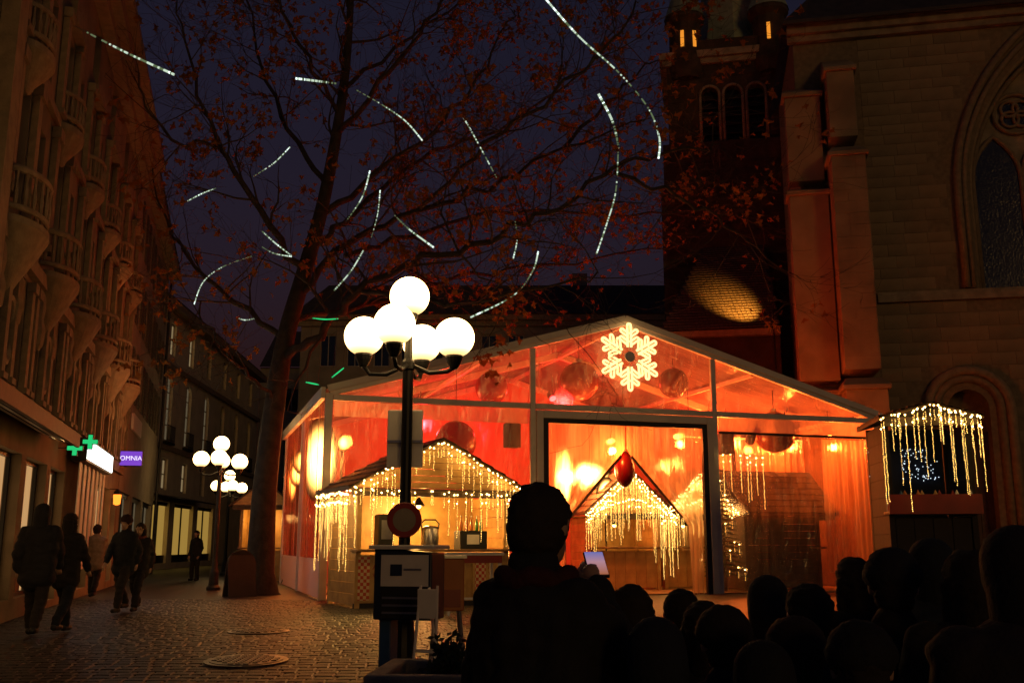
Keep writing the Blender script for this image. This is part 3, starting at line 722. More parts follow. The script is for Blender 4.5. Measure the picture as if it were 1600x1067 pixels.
for a,b in ((17.4,20.4),(21.2,24.6),(25.4,29.4)):
    MB().quad((a,.2,.2),(b,.2,.2),(b,.2,2.9),(a,.2,2.9)).build('lit_pane', M['win_faint'], pl_)
    f = MB(); f.box(a,b,.1,.16,2.75,2.9); f.box((a+b)/2-.04,(a+b)/2+.04,.1,.16,.2,2.75); f.build('shop_frame', M['iron'], pl_)
mb = MB(); mb.box(16.65,30.5,-.45,-.01,13.2,13.6); mb.build('cornice', M['carved'], pl_)
mb = MB(); mb.quad((16.65,-.5,13.61),(30.5,-.5,13.61),(30.5,4,16.4),(16.65,4,16.4)); mb.quad((30.5,-.5,13.61),(30.5,9,13.61),(30.5,9,16.4),(30.5,4,16.4)); mb.build('roof', M['dark_roof'], pl_)
MB().box(18.6,21.6,-.1,-.02,5.0,5.55).build('name_board', M['white_paint'], pl_)
MB().tube([(30.45,-.12,0),(30.45,-.12,13.4)],.06,6).build('downpipe', M['iron'], pl_)

# arched-window house at the end of the street
FT = (-17.8,49.3,0)
far = thing('arched_window_house', 'pale town house with tall arched windows at the end of the street', 'house', FT, R(92.9))
fh = []; us = [2.3,6.0,10.0,14.0,18.0,22.0]
for u in us: fh += [(u-.55,u+.55,6.5,9.9,'a'),(u-.5,u+.5,11.0,12.7),(u-.55,u+.55,4.0,5.6)]
fwl = holed_wall(MB(), 0, 25, 0, 13.6, fh+[(0.6,3.6,0.3,3.4),(4.6,8.4,0.3,3.4),(9.4,13,0.3,3.4)], .25); fwl.quad((0,0,0),(0,0,13.6),(0,10,13.6),(0,10,0)); fwl.build('wall', M['plaster3'], far)
for i, h in enumerate(fh):
    lit = (i in (1,4)) or (i in (2,5))
    window(far, *h[:4], 0.16, 2, 4 if len(h) > 4 else 2, pane='win_lit' if lit else ('win_faint' if i in (0,3,6) else 'glass'), bar=.07)
    if len(h) > 4:
        r_ = MB(); r_.tube([(h[0]-.12,-.22,6.5),(h[1]+.12,-.22,6.5)],.03,4); r_.tube([(h[0]-.12,-.22,7.25),(h[1]+.12,-.22,7.25)],.03,4); r_.box(h[0]-.15,h[1]+.15,-.25,-.012,6.3,6.44)
        for k in range(9): xx = h[0]-.12+k*(h[1]-h[0]+.24)/8; r_.tube([(xx,-.22,6.5),(xx,-.22,7.25)],.018,4)
        r_.build('balcony_railing', M['iron'], far)
for a,b in ((0.6,3.6),(4.6,8.4),(9.4,13)):
    f = MB(); f.box(a,b,.12,.2,3.2,3.4); f.box(a,b,.12,.2,.3,.7); f.box((a+b)/2-.06,(a+b)/2+.06,.13,.19,.7,3.2); fo = f.build('shop_frame', M['iron'], far)
    MB().quad((a,.22,.3),(b,.22,.3),(b,.22,3.4),(a,.22,3.4)).build('lit_pane', M['shop_lit2'], fo)
mb = MB(); mb.box(-.2,25,-.55,-.01,13.2,13.6); mb.box(-.1,25,-.18,-.012,10.2,10.45); mb.box(-.1,25,-.15,-.012,6.0,6.25); mb.build('cornice', M['carved'], far)
mb = MB(); mb.quad((-.2,-.6,13.61),(25,-.6,13.61),(25,4,17),(-.2,4,17)); mb.quad((-.2,-.6,13.61),(-.2,4,17),(-.2,10,17),(-.2,10,13.61)); mb.build('roof', M['dark_roof'], far)
MB().tube([(-.05,-.12,0),(-.05,-.12,13.2)],.09,6).build('downpipe', M['iron'], far)
mb = MB(); mb.add([(0.2,-.02,3.75),(9,-.02,3.75),(9,-1.2,3.5),(.2,-1.2,3.5),(0.2,-.02,3.7),(9,-.02,3.7),(9,-1.2,3.45),(.2,-1.2,3.45)],[(0,1,2,3),(7,6,5,4),(3,2,6,7),(0,3,7,4)]); mb.build('canopy', M['iron'], far)
# the street is closed further back by another house
cl = thing('end_house', 'dark house closing the street behind the far street lamps', 'house', (-20,78,0), 0)
hh = [(u,u+1.1,z0,z0+1.9) for u in (2,5,8,11,14,17) for z0 in (4.5,8,11.5)]
holed_wall(MB(),0,20,0,15,hh,.2).build('wall', M['plaster2'], cl)
for h in hh: window(cl,*h,.14,2,1)
MB().quad((0,-.4,15.01),(20,-.4,15.01),(20,5,19),(0,5,19)).build('roof', M['dark_roof'], cl)

# ================================================================== MARQUEE
TA, TRZ = Vector((-4.32,23.3,0)), R(17.8)
TT = Matrix.Translation(TA) @ Matrix.Rotation(TRZ,4,'Z')
TI = TT.inverted()
def TWp(x, y_, z): return TT @ Vector((x,y_,z))
def TL(px, py, Y): return TI @ P(px,py,Y)
W, D, ZE_, ZA = 15.3, 10.0, 4.75, 6.97
U1_, U2_ = 5.08, 10.2
tent = thing('marquee', 'big clear-walled marquee glowing orange in the middle of the square', 'marquee', TA, TRZ)
def zr(x): return ZE_ + (ZA-ZE_)*(1-abs(x-W/2)/(W/2))
for yb in (0, 5, 10):
    for x in (0, W): MB().box(x-.09,x+.09,yb-.06,yb+.06,0,ZE_).build('upright', M['alu'], tent, bevel=.012)
    for x0, x1 in ((0,W/2),(W,W/2)):
        MB().beam((x0,yb,ZE_+.02),(x1,yb,ZA+.02),.12,.2).build('rafter', M['alu'], tent, bevel=.012)
for x in (U1_,U2_): MB().box(x-.07,x+.07,-.05,.05,0,zr(x)-.1).build('gable_upright', M['alu'], tent, bevel=.01)
MB().beam((.1,0,ZE_-.1),(U1_-.08,0,ZE_-.1),.1,.14).build('gable_beam', M['alu'], tent)
MB().beam((U1_+.08,0,ZE_-.1),(U2_-.08,0,ZE_-.1),.1,.14).build('gable_beam', M['alu'], tent)
MB().beam((U2_+.08,0,ZE_-.1),(W-.1,0,ZE_-.1),.1,.14).build('gable_beam', M['alu'], tent)
for x, z in ((0,ZE_+.06),(W,ZE_+.06),(W/2,ZA-.05),(W*.25,zr(W*.25)-.08),(W*.75,zr(W*.75)-.08)):
    MB().beam((x,.1,z),(x,D-.1,z),.09,.1).build('purlin', M['alu'], tent)
# roof sheets, sagging a little between the bays
def sheet(p00, p10, p11, p01, n, m, sag=(0,0,0), fold=0, seed=0):
    rnd = random.Random(seed); b = MB(); vs_ = []
    ph = [rnd.uniform(0,6.3) for _ in range(4)]
    a, bq, c, d = map(Vector, (p00,p10,p11,p01)); nr = (bq-a).cross(d-a).normalized()
    for j in range(m+1):
        for i in range(n+1):
            u, v = i/n, j/m
            p = a*(1-u)*(1-v)+bq*u*(1-v)+c*u*v+d*(1-u)*v
            p = p + Vector(sag)*16*u*(1-u)*v*(1-v)
            if fold: p = p + nr*fold*(math.sin(u*n*.9+ph[0])*.6+math.sin(u*n*.37+ph[1]+v)*.5)*(0.35+.65*(1-abs(2*v-1)))
            vs_.append(p)
    b.add(vs_, [(j*(n+1)+i, j*(n+1)+i+1, (j+1)*(n+1)+i+1, (j+1)*(n+1)+i) for j in range(m) for i in range(n)])
    return b
for k, yb in enumerate((0,5)):
    sheet((0,yb,ZE_+.14),(W/2,yb,ZA+.14),(W/2,yb+5,ZA+.14),(0,yb+5,ZE_+.14),10,8,(0,0,-.14)).build('roof_sheet', M['pvc_roof'], tent, smooth=True)
    sheet((W/2,yb,ZA+.14),(W,yb,ZE_+.14),(W,yb+5,ZE_+.14),(W/2,yb+5,ZA+.14),10,8,(0,0,-.14)).build('roof_sheet', M['pvc_roof'], tent, smooth=True)
# white edge strips on the roof and along the eaves
for x0, x1 in ((-.05,W/2),(W+.05,W/2)): MB().beam((x0,-.09,ZE_+.1),(x1,-.09,ZA+.1),.03,.16).build('roof_edge', M['white_pvc'], tent)
MB().box(-.2,-.1,-.1,D,ZE_-.14,ZE_+.13).build('gutter', M['white_pvc'], tent)
MB().box(W+.1,W+.2,-.1,D,ZE_-.14,ZE_+.13).build('gutter', M['white_pvc'], tent)
for x0, x1 in ((.12,U1_-.1),(U2_+.1,W-.12)): MB().box(x0,x1,-.035,-.02,4.2,4.56).build('valance', M['valance'], tent)
MB().box(U2_+.1,W-.12,-.03,.0,4.13,4.19).build('valance_bar', M['black_rubber'], tent)
# gable panes
for i, (x0,x1) in enumerate(((0.1,U1_-.08),(U1_+.08,W/2),(W/2,U2_-.08),(U2_+.08,W-.1))):
    z0 = ZE_-.02; n = 8
    b = MB(); vs_ = []
    for j in range(n+1):
        x = x0+(x1-x0)*j/n; vs_ += [(x,.01+.015*math.sin(j*2.1+i),z0),(x,.01+.015*math.sin(j*1.7+i),max(z0+.01,zr(x)-.09))]
    b.add(vs_, [(2*j,2*j+2,2*j+3,2*j+1) for j in range(n)]); b.build('gable_pane', M['pvc_gable'], tent, smooth=True)
# front walls
sheet((.12,.02,.05),(U1_-.1,.02,.05),(U1_-.1,.02,ZE_-.18),(.12,.02,ZE_-.18),40,6,fold=.035,seed=1).build('front_wall', M['pvc'], tent, smooth=True)
sheet((U2_+.1,.02,.05),(W-.12,.02,.05),(W-.12,.02,ZE_-.18),(U2_+.1,.02,ZE_-.18),40,6,fold=.035,seed=2).build('front_wall', M['pvc'], tent, smooth=True)
# sheer drapes gathered behind the right front wall
sheet((U2_+.6,3.3,.4),(12.6,3.3,.4),(12.6,3.3,4.35),(U2_+.6,3.3,4.35),70,6,fold=.10,seed=3).build('drape', M['sheer'], tent, smooth=True)
sheet((12.7,3.3,.3),(15.1,3.3,.3),(15.1,3.3,4.35),(12.7,3.3,4.35),70,6,fold=.10,seed=4).build('drape', M['sheer'], tent, smooth=True)
sheet((13.75,.34,.5),(15.15,.34,.5),(15.15,.34,4.12),(13.75,.34,4.12),60,6,fold=.09,seed=6).build('drape', M['sheer'], tent, smooth=True)
MB().beam((U2_+.2,3.3,4.4),(W-.2,3.3,4.4),.05,.06).build('drape_rail', M['alu'], tent)
# side walls with opaque white skirts
for k, yb in enumerate((.1,5.1)):
    for q, (a, b_) in enumerate(((yb,yb+1.65),(yb+1.65,yb+3.3),(yb+3.3,yb+4.8))):
        sheet((-.01,a,.9),(-.01,b_,.9),(-.01,b_,ZE_-.02),(-.01,a,ZE_-.02),12,5,fold=.03,seed=10+k*3+q).build('side_wall', M['pvc_side'], tent, smooth=True)
        MB().box(-.014,.004,b_-.012,b_+.012,.9,ZE_).build('wall_seam', M['white_pvc'], tent)
    sheet((-.03,yb-.1,.02),(-.03,yb+4.9,.02),(-.03,yb+4.9,.92),(-.03,yb-.1,.92),18,3,fold=.03,seed=20+k).build('skirt', M['skirt'], tent, smooth=True)
    sheet((W,yb,.02),(W,yb+4.8,.02),(W,yb+4.8,ZE_),(W,yb,ZE_),18,4,fold=.03,seed=30+k).build('side_wall', M['pvc'], tent, smooth=True)
bk = MB(); bk.add([(0,D,0),(W,D,0),(W,D,ZE_),(W/2,D,ZA),(0,D,ZE_)],[(0,1,2,3,4)]); bk.build('back_wall', M['fabric_white'], tent)
# entrance frame: white posts, black gasket, tied-back clear curtains
ef = MB(); ef.box(U1_+.08,U1_+.26,-.1,.08,0,4.55); ef.box(U2_-.26,U2_-.08,-.1,.08,0,4.55); ef.box(U1_+.26,U2_-.26,-.1,.08,4.36,4.55); efo = ef.build('entrance_frame', M['white_pvc'], tent, bevel=.012)
gk = MB(); gk.box(U1_+.262,U1_+.40,-.07,.05,0,4.358); gk.box(U2_-.40,U2_-.262,-.07,.05,0,4.358); gk.box(U1_+.40,U2_-.40,-.07,.05,4.24,4.358); gk.build('gasket', M['black_rubber'], efo)
def tieback(sgn, seed):
    xi = U1_+.42 if sgn > 0 else U2_-.42; b = MB(); n, m = 26, 22; vs_ = []; rnd = random.Random(seed); p0 = rnd.uniform(0,6)
    edge = []
    for j in range(m+1):
        z = 4.24*(1-j/m)
        wd = 2.12 if z > 3.6 else (0.42 + (2.12-.42)*max(0,(z-1.75)/(3.6-1.75))**1.0 if z > 1.75 else .42)
        for i in range(n+1):
            u = i/n; amp = .035 + .05*(1-wd/2.12)
            p = Vector((xi+sgn*wd*u, .0+amp*math.sin(u*17+p0+z*.6)+.04*math.sin(u*5+z), z)); vs_.append(p)
        if 1.8 < z < 3.65: edge.append(vs_[-1])
    b.add(vs_, [(j*(n+1)+i, j*(n+1)+i+1, (j+1)*(n+1)+i+1, (j+1)*(n+1)+i) for j in range(m) for i in range(n)])
    o = b.build('entrance_curtain', M['sheer'], tent, smooth=True)
    q = MB()
    for a, c in zip(edge[:-1], edge[1:]): q.beam(a+Vector((0,-.02,0)), c+Vector((0,-.02,0)), .015, .07, (1,0,0.6))
    q.build('curtain_hem', M['wood'], o)
tieback(1, 3); tieback(-1, 4)
MB().box(0,W,0,D,.004,.03).build('floor_boards', M['wood'], tent)

# ------------------------------------------------------------------ lamps in the marquee
par_h = MB(); par_h.lathe([(0.02,.34),(.11,.32),(.13,.2),(.13,.0),(.115,0.0),(.11,.05)], (0,0,0), 12); par_mesh = par_h.mesh('housing', M['iron'])
par_l = MB(); par_l.lathe([(.0005,.03),(.11,.03)], (0,0,0), 12)
def par(label, p, col, energy, aim, lens=20.0, size=.1, spot=None):
    """stage lamp hung from the frame, its lens towards aim"""
    t = thing('stage_lamp', label, 'stage lamp', p, 0, 'stage lamps in the marquee')
    q = (Vector(aim)-Vector(p)).to_track_quat('-Z','Y')
    o = put('housing', par_mesh, t); o.rotation_euler = q.to_euler()
    gm_ = glow('lamp_lens', col, lens)
    l_ = put('lens', par_l.mesh('lens', gm_), t); l_.rotation_euler = q.to_euler()
    MB().tube([(0,0,.15),(0,0,.75)], .015, 6).build('yoke', M['iron'], t)
    d = (Vector(aim)-Vector(p)).normalized()
    light(t, 'POINT', energy, (1, col[1]*.7, col[2]*.7), d*.35, size)
    return t
OR, RD, AM, MG = (1.0,.085,.012), (1.0,.020,.030), (1.0,.25,.035), (1.0,.03,.10)
def lamp_glow(name, col, strength, w, h):
    """lit reflector: hottest in the middle, falling off to the rim"""
    m = glow(name, col, strength); n, l = m.node_tree.nodes, m.node_tree.links
    tc = n.new('ShaderNodeTexCoord'); mp = n.new('ShaderNodeMapping'); mp.inputs['Scale'].default_value = (2/w, 0, 2/h)
    ln = n.new('ShaderNodeVectorMath'); ln.operation = 'LENGTH'
    mr = n.new('ShaderNodeMapRange'); mr.interpolation_type = 'SMOOTHERSTEP'; mr.inputs['From Min'].default_value = .15; mr.inputs['From Max'].default_value = 1.0; mr.inputs['To Min'].default_value = strength; mr.inputs['To Max'].default_value = .25
    l.new(tc.outputs['Object'], mp.inputs['Vector']); l.new(mp.outputs['Vector'], ln.inputs[0]); l.new(ln.outputs['Value'], mr.inputs['Value'])
    l.new(mr.outputs['Result'], [q for q in n if q.type == 'EMISSION'][0].inputs['Strength']); return m
def flood(label, p, rz, w, h, col, strength, energy, stand=True, off=.25):
    t = thing('floodlight', label, 'floodlight', p, rz, 'floodlight panels in the marquee')
    ho = MB().lathe([(.5,-.01),(.53,.0),(.5,.06),(.3,.1),(.001,.11)], (0,0,0), 20).build('housing', M['iron'], t); ho.rotation_euler = (R(-90),0,0); ho.scale = (w,h,1)
    MB().add([(w/2*math.cos(k*math.pi/10),-.012,h/2*math.sin(k*math.pi/10)) for k in range(20)],[tuple(range(20))]).build('lit_panel', lamp_glow('flood_panel', col, strength, w, h), t)
    if stand:
        MB().tube([(0,.1,-h/2),(0,.1,-p[2]+.03)], .025, 8).build('stand_pole', M['iron'], t)
        q = MB()
        for a in range(3): q.tube([(0,.1,-p[2]+.6),(.4*math.cos(a*2.09),.1+.4*math.sin(a*2.09),-p[2]+.05)], .015, 6)
        q.build('stand_feet', M['iron'], t)
    if energy: light(t, 'POINT', energy, (1, col[1]*.58, col[2]*.5), (0,-off,0), .15)
    return t
flood('tall white-hot light panel just behind the left side wall of the marquee', TWp(.50,5.6,3.65), R(8), 1.0, 2.3, (1,.42,.09), 40, 330, off=.3)
flood('square light panel in the middle of the left side wall', TWp(.34,7.9,3.75), R(8), .7, .8, (1,.36,.06), 30, 110, off=.25)
flood('light panel further back behind the left side wall of the marquee', TWp(.24,8.9,3.45), R(8), .5, .8, (1,.30,.05), 30, 90, off=.2)
flood('small light panel at the far end of the left side wall', TWp(.16,9.6,3.3), R(8), .3, 1.5, (1,.22,.03), 26, 70, off=.2)
flood('light panel inside the left front wall, behind the corner post', TWp(.55,1.3,3.7), R(20), .3, .4, (1,.38,.07), 14, 70, off=.25)
flood('slim upright light panel inside the entrance, beside its left post', P(884,745,27.0), TRZ, .4, 1.8, (1,.38,.07), 45, 220)
flood('wide light panel inside the entrance, left of the red bauble', P(922,742,28.0), TRZ, 1.2, .8, (1,.42,.09), 45, 240)
flood('low light panel inside the entrance, behind the left curtain', P(948,775,27.6), TRZ, .6, 1.0, (1,.42,.09), 36, 160)
flood('small square light panel deep inside, right half of the entrance', P(1030,730,30.0), TRZ, .5, .36, (1,.40,.08), 4, 50)
par('added stage lamp that lights the left entrance curtain', P(955,690,26.2), AM, 150, TWp(7.2,-1,2.0))  # added close to the curtain to make a hot glow on it
par('stage lamp glowing over the right half of the entrance', P(1058,683,27.4), AM, 90, TWp(8.6,-1,2))
par('stage lamp glowing beside the right entrance post', P(1171,690,27.4), AM, 60, TWp(12,2.8,2.2))
par('added stage lamp that brightens the right drape of the marquee', TWp(14.0,2.5,4.45), AM, 520, TWp(13.9,3.3,2.8))  # added close to the drapes, only to brighten them
par('added amber stage lamp that brightens the left drape of the marquee', TWp(12.0,2.5,4.45), AM, 520, TWp(12.1,3.3,3.0))  # second lamp added beside the drapes to brighten them
par('added amber stage lamp that lights the corner drape of the marquee', TWp(14.55,1.15,4.3), AM, 150, TWp(14.5,.3,2.0))  # added behind the corner drape to light it through
par('red stage lamp under the left slope of the marquee roof', TWp(3.0,3.6,4.7), RD, 300, TWp(3,1,2))
par('red stage lamp under the ridge of the marquee', TWp(7.65,5.5,5.7), (1,.028,.03), 330, TWp(7.6,2,3))
par('orange stage lamp under the right slope of the marquee roof', TWp(12.6,4.6,5.0), OR, 460, TWp(12.6,8,4.5))
par('red stage lamp at the back of the marquee', TWp(5.2,8.0,4.8), RD, 300, TWp(7,3,1))

# ------------------------------------------------------------------ hanging baubles and loudspeakers
def bauble(label, c, r, mt='red_gloss', drop=1.0, top=None):
    t = thing('bauble', label, 'bauble', c, 0, 'giant red baubles in the marquee')
    MB().sphere((0,0,0), r, 28, 18, drop).build('ball', M[mt], t, smooth=True)
    MB().lathe([(r*.14,r*drop*.97),(r*.16,r*drop*1.02),(r*.16,r*drop*1.14),(r*.05,r*drop*1.16)], (0,0,0), 10).build('cap', M['steel'], t)
    L = TI @ Vector(c); h = max(.1, zr(L.x) - L.z - r*drop*1.1)
    MB().tube([(0,0,r*drop*1.1),(0,0,r*drop*1.1+h)], .012, 5).build('cord', M['iron'], t)
    return t
M['magenta_gloss'] = mat('magenta_gloss', (0.45,0.01,0.06), 0.15, 0.0, 0.1, 4)
M['dark_red_gloss'] = mat('dark_red_gloss', (0.07,0.002,0.003), 0.25, 0.0, 0.1, 4, spec=.3)
bauble('giant red bauble hanging left of the snowflake', P(905,596,26.4), .53)
bauble('giant dark red bauble hanging behind the right front wall', P(1210,675,28.0), .58, 'dark_red_gloss')
bauble('drop-shaped dark red bauble hanging in the middle of the entrance', P(976,733,26.6), .27, 'dark_red_gloss', 1.75)
bauble('red bauble hanging high behind the left gable pane', P(768,606,26.6), .44)
bauble('magenta bauble hanging in the right half of the entrance', P(1078,715,29.0), .5, 'magenta_gloss')
bauble('big red bauble hanging behind the left front wall', P(712,690,26.3), .55)
bauble('small dark red bauble hanging right of the snowflake', P(1052,598,27.6), .42, 'dark_red_gloss')
def speaker(label, c, rz):
    t = thing('loudspeaker', label, 'loudspeaker', c, rz, 'loudspeakers on the marquee front')
    MB().cbox((0,0,0), .36, .32, .62, .03).build('cabinet', M['black_rubber'], t)
    for z, r in ((-.12,.13),(.18,.07)):
        q = MB(); q.lathe([(r,0),(r*.9,.02),(r*.3,.05),(.001,.03)], (0,0,0), 14); o = q.build('cone', M['iron'], t, loc=(0,-.162,z)); o.rotation_euler = (R(-90),0,0)
    MB().tube([(0,.05,.31),(0,.05,.62)], .02, 6).build('bracket', M['iron'], t)
speaker('black loudspeaker hanging left of the marquee entrance', P(800,680,25.2), TRZ+R(20))
speaker('black loudspeaker hanging right of the marquee entrance', P(1134,692,27.0), TRZ-R(10))

# ------------------------------------------------------------------ fairy lights
STR = {}
def strand(L):
    L = round(L,1)
    if L not in STR:
        rnd = random.Random(int(L*10)); b = MB()
        b.mi = 0; b.tube([(0,0,0),(.01,0,-L/2),(0,0,-L)], .003, 3)
        b.mi = 1; z = .11
        while z < L: b.octa((rnd.uniform(-.008,.008),rnd.uniform(-.008,.008),-z), rnd.uniform(.006,.009)); z += rnd.uniform(.026,.042)
        b.mi = 2; b.octa((0,0,-.02), .018)
        if L > .5: b.octa((.015,0,-.2), .015)
        STR[L] = b.mesh('strand', M['wire'], M['bulb_dim'], M['bulb'])
    return STR[L]
def icicles(label, pts, step, lmin, lmax, rnd, group='icicle light strings', clump=0.35, long_=None, gap=0.0, watts=0, out=(0,-.15,-.1)):
    """cable along world points with strands hanging from it"""
    t = thing('icicle_lights', label, 'fairy lights', pts[0], 0, group); o0 = Vector(pts[0])
    cb_ = MB(); path = [Vector(p)-o0 for p in pts]; cb_.tube(path, .008, 4); cb_.build('cable', M['wire'], t)
    if watts:
        L_ = (path[-1]-path[0]).length; k_ = max(1, round(L_/.9))
        for i in range(k_): light(t, 'POINT', watts, (1.0,.50,.12), path[0].lerp(path[-1],(i+.5)/k_)+Vector(out), .12)
    for a, b in zip(path[:-1], path[1:]):
        n = max(1, int((b-a).length/step))
        for i in range(n):
            if gap and rnd.random() < gap: continue
            p = a.lerp(b, (i+rnd.uniform(-clump,clump)+.5)/n)
            L = rnd.uniform(lmin,lmax) if rnd.random() < .65 else lmin
            put('strand', strand(L), t, p + Vector((rnd.uniform(-.03,.03),rnd.uniform(-.03,.03),rnd.uniform(-.05,.03))), (0,0,rnd.uniform(0,6)))
    return t

# ------------------------------------------------------------------ market chalets
def chalet(name, label, loc, rz, w, d, eave, peak, cat='market stall', group='wooden market stalls', lit=40, over=.3, board='wood_yellow', counter=1.1, lampcol=(1,.5,.12), rooft='shingle', back='wood_yellow'):
    t = thing(name, label, cat, loc, rz, group)
    for x in (0.06,w-.06):
        for y_ in (0.06,d-.06): MB().box(x-.05,x+.05,y_-.05,y_+.05,0,eave).build('post', M[board], t)
    nb = max(3, int((w-.2)/.3)); bwid = (w-.24)/nb
    bm_ = MB().cbox((0,0,0), bwid-.008, .03, counter-.12, .006).mesh('plank', M[board])
    for i in range(nb): put('plank', bm_, t, (.12+bwid*(i+.5), .06, .06+(counter-.12)/2))
    for x in (.03,w-.03):
        nz_ = 5; hz = (eave-.1)/10
        for k in range(10): MB().box(x-.014,x+.014,.12,d-.12,.06+hz*k,.06+hz*(k+1)-.008).build('side_plank', M[board], t)
    MB().box(.12,w-.12,d-.05,d-.02,.05,eave).build('back_wall', M[back], t)
    MB().box(-.02,w+.02,-.18,.32,counter,counter+.05).build('counter', M['wood'], t, bevel=.01)
    x0, x1, y0, y1 = -over, w+over, -.4, d+.1; xm = w/2; ze = eave-.02
    for sg, (xe, lab) in enumerate(((x0,''),(x1,''))):
        rf_ = MB(); rf_.add([(xe,y0,ze),(xm,y0,peak),(xm,y1,peak),(xe,y1,ze),(xe,y0,ze+.06),(xm,y0,peak+.06),(xm,y1,peak+.06),(xe,y1,ze+.06)],[(0,1,2,3),(7,6,5,4),(0,4,5,1),(3,2,6,7),(0,3,7,4)])
        ro = rf_.build('roof_slope', M['wood_dark'], t)
        n = 7; sm = MB()
        for k in range(n):
            ta, tb = k/n, min(1,(k+1.2)/n)
            xa, za, xb, zb = xe+(xm-xe)*ta, ze+.06+(peak-ze)*ta, xe+(xm-xe)*tb, ze+.06+(peak-ze)*tb
            y_ = y0
            while y_ < y1-.05:
                wq = min(random.uniform(.14,.22), y1-y_); hq = random.uniform(.03,.05)
                sm.add([(xa,y_,za+hq),(xa,y_+wq-.01,za+hq),(xb,y_+wq-.01,zb+.008),(xb,y_,zb+.008),(xa,y_,za),(xa,y_+wq-.01,za)],[(0,1,2,3),(4,5,1,0)]); y_ += wq
        s_ = sm.build('shingles', M[rooft], ro); s_['kind'] = 'stuff'
    gb = MB(); ng = 7
    for k in range(ng):
        za, zb = eave+.05+(peak-eave-.1)*k/ng, eave+.05+(peak-eave-.1)*(k+1)/ng-.012
        def xr(z): return (w/2+over)*(1-(z-ze)/(peak-ze))
        gb.add([(xm-xr(za),-.30,za),(xm+xr(za),-.30,za),(xm+xr(zb),-.30,zb),(xm-xr(zb),-.30,zb),(xm-xr(za),-.27,za),(xm+xr(za),-.27,za),(xm+xr(zb),-.27,zb),(xm-xr(zb),-.27,zb)],[(0,1,2,3),(7,6,5,4),(0,4,5,1),(3,2,6,7)])
    gb.build('gable_boards', M[board], t)
    MB().box(x0+.1,x1-.1,-.33,-.26,eave-.12,eave+.04).build('eave_board', M['wood_dark'], t)
    if lit:
        lm = MB(); lm.lathe([(.02,.18),(.05,.14),(.14,.0),(.13,.0)], (0,0,0), 12); lo = lm.build('lamp_shade', M['iron'], t, loc=(w*.5,d*.5,eave-.25))
        MB().sphere((0,0,-.01),.05,10,8).build('bulb', glow('stall_bulb', lampcol, 25), lo)
        light(t, 'POINT', lit, lampcol, (w*.5,d*.45,eave-.38), .12)
    return t
rnd = random.Random(21)
BT = Matrix.Translation((-3.12,20.3,0)) @ Matrix.Rotation(R(26),4,'Z')
def BW(x,y_,z): return BT @ Vector((x,y_,z))
booth = chalet('market_stall', 'yellow wooden stall with red checked panels in front of the marquee', BW(0,0,0), R(26), 3.4, 2.0, 2.32, 3.36, lit=230)
for x0, x1 in ((.0,.52),(1.75,2.4),(2.55,3.3)):
    fp_ = MB().box(x0,x1,-.004,.026,.12,1.04).build('front_panel', M['wood_yellow'], booth)
    MB().box(x0+.06,x0+.30,-.009,-.0045,.16,1.0).build('checked_print', M['check'], fp_)
    text(fp_,'A',.16,(x0+.41,-.008,.80),M['red_paint']); text(fp_,'V',.16,(x0+.41,-.008,.62),M['red_paint'])
MB().box(.0,3.4,.03,.1,.0,.1).build('plinth', M['black_rubber'], booth)
# goods on the counter and the back shelf
def bottle(label, p, s, mt):
    t = thing('bottle', label, 'bottle', p, 0, 'bottles on the stall counter')
    MB().lathe([(.0005,0),(.04*s,0),(.042*s,.02),(.042*s,.2*s),(.015*s,.28*s),(.014*s,.36*s)], (0,0,0), 10).build('body', M[mt], t, smooth=True)
    MB().lathe([(.018*s,.355*s),(.018*s,.39*s),(.0005,.395*s)], (0,0,0), 8).build('cap', M['steel'], t)
M['glass_orange'] = mat('orange_bottle', (.5,.14,.02), .2, 0, .1, 5); M['glass_green'] = mat('green_bottle', (.08,.25,.05), .15, 0, .1, 5); M['glass_red'] = mat('red_bottle', (.4,.03,.02), .2, 0, .1, 5)
crate = thing('drinks_crate', 'black crate with a white price card on the stall counter', 'crate', BW(2.55,.12,1.151), R(26))
cbm = MB(); cbm.cbox((0,0,.19),.62,.36,.38,.015); cbm.build('box', M['black_rubber'], crate); MB().box(-.16,.12,-.19,-.183,.1,.3).build('price_card', M['white_paint'], crate)
for i, (dx, mt, n_) in enumerate(((-.22,'glass_orange','leftmost orange bottle on the black crate'),(-.1,'glass_red','red bottle between the orange bottles on the black crate'),(.02,'glass_orange','right orange bottle on the black crate'),(.14,'glass_green','green bottle on the black crate'),(.24,'glass_green','green bottle at the right end of the black crate'))):
    bottle(n_, BW(2.55+dx,.12,1.532), .8, mt)
um = thing('coffee_urn', 'steel urn with a handle standing on the stall counter', 'urn', BW(1.62,.1,1.151), R(26))
MB().lathe([(.0005,0),(.17,0),(.18,.03),(.18,.4),(.15,.46),(.02,.48)], (0,0,0), 16).build('body', M['steel'], um, smooth=True)
MB().tube([(-.17,0,.36),(-.2,0,.52),(-.12,0,.6),(.12,0,.6),(.2,0,.52),(.17,0,.36)], .016, 6).build('handle', M['iron'], um); MB().tube([(0,-.18,.08),(0,-.26,.08),(0,-.27,.04)], .018, 6).build('tap', M['steel'], um)
fr = thing('drinks_cooler', 'upright drinks dispenser at the left end of the stall counter', 'dispenser', BW(.62,.12,1.151), R(26))
MB().cbox((0,0,.35),.32,.34,.7,.03).build('case', M['black_rubber'], fr); MB().box(-.11,.11,-.178,-.171,.2,.58).build('glass_front', M['steel'], fr)
icicles('golden icicle lights along the left rake of the yellow stall', [BW(-.3,-.42,2.33),BW(1.7,-.42,3.36)], .085, .3, .85, rnd, clump=.5, watts=6)
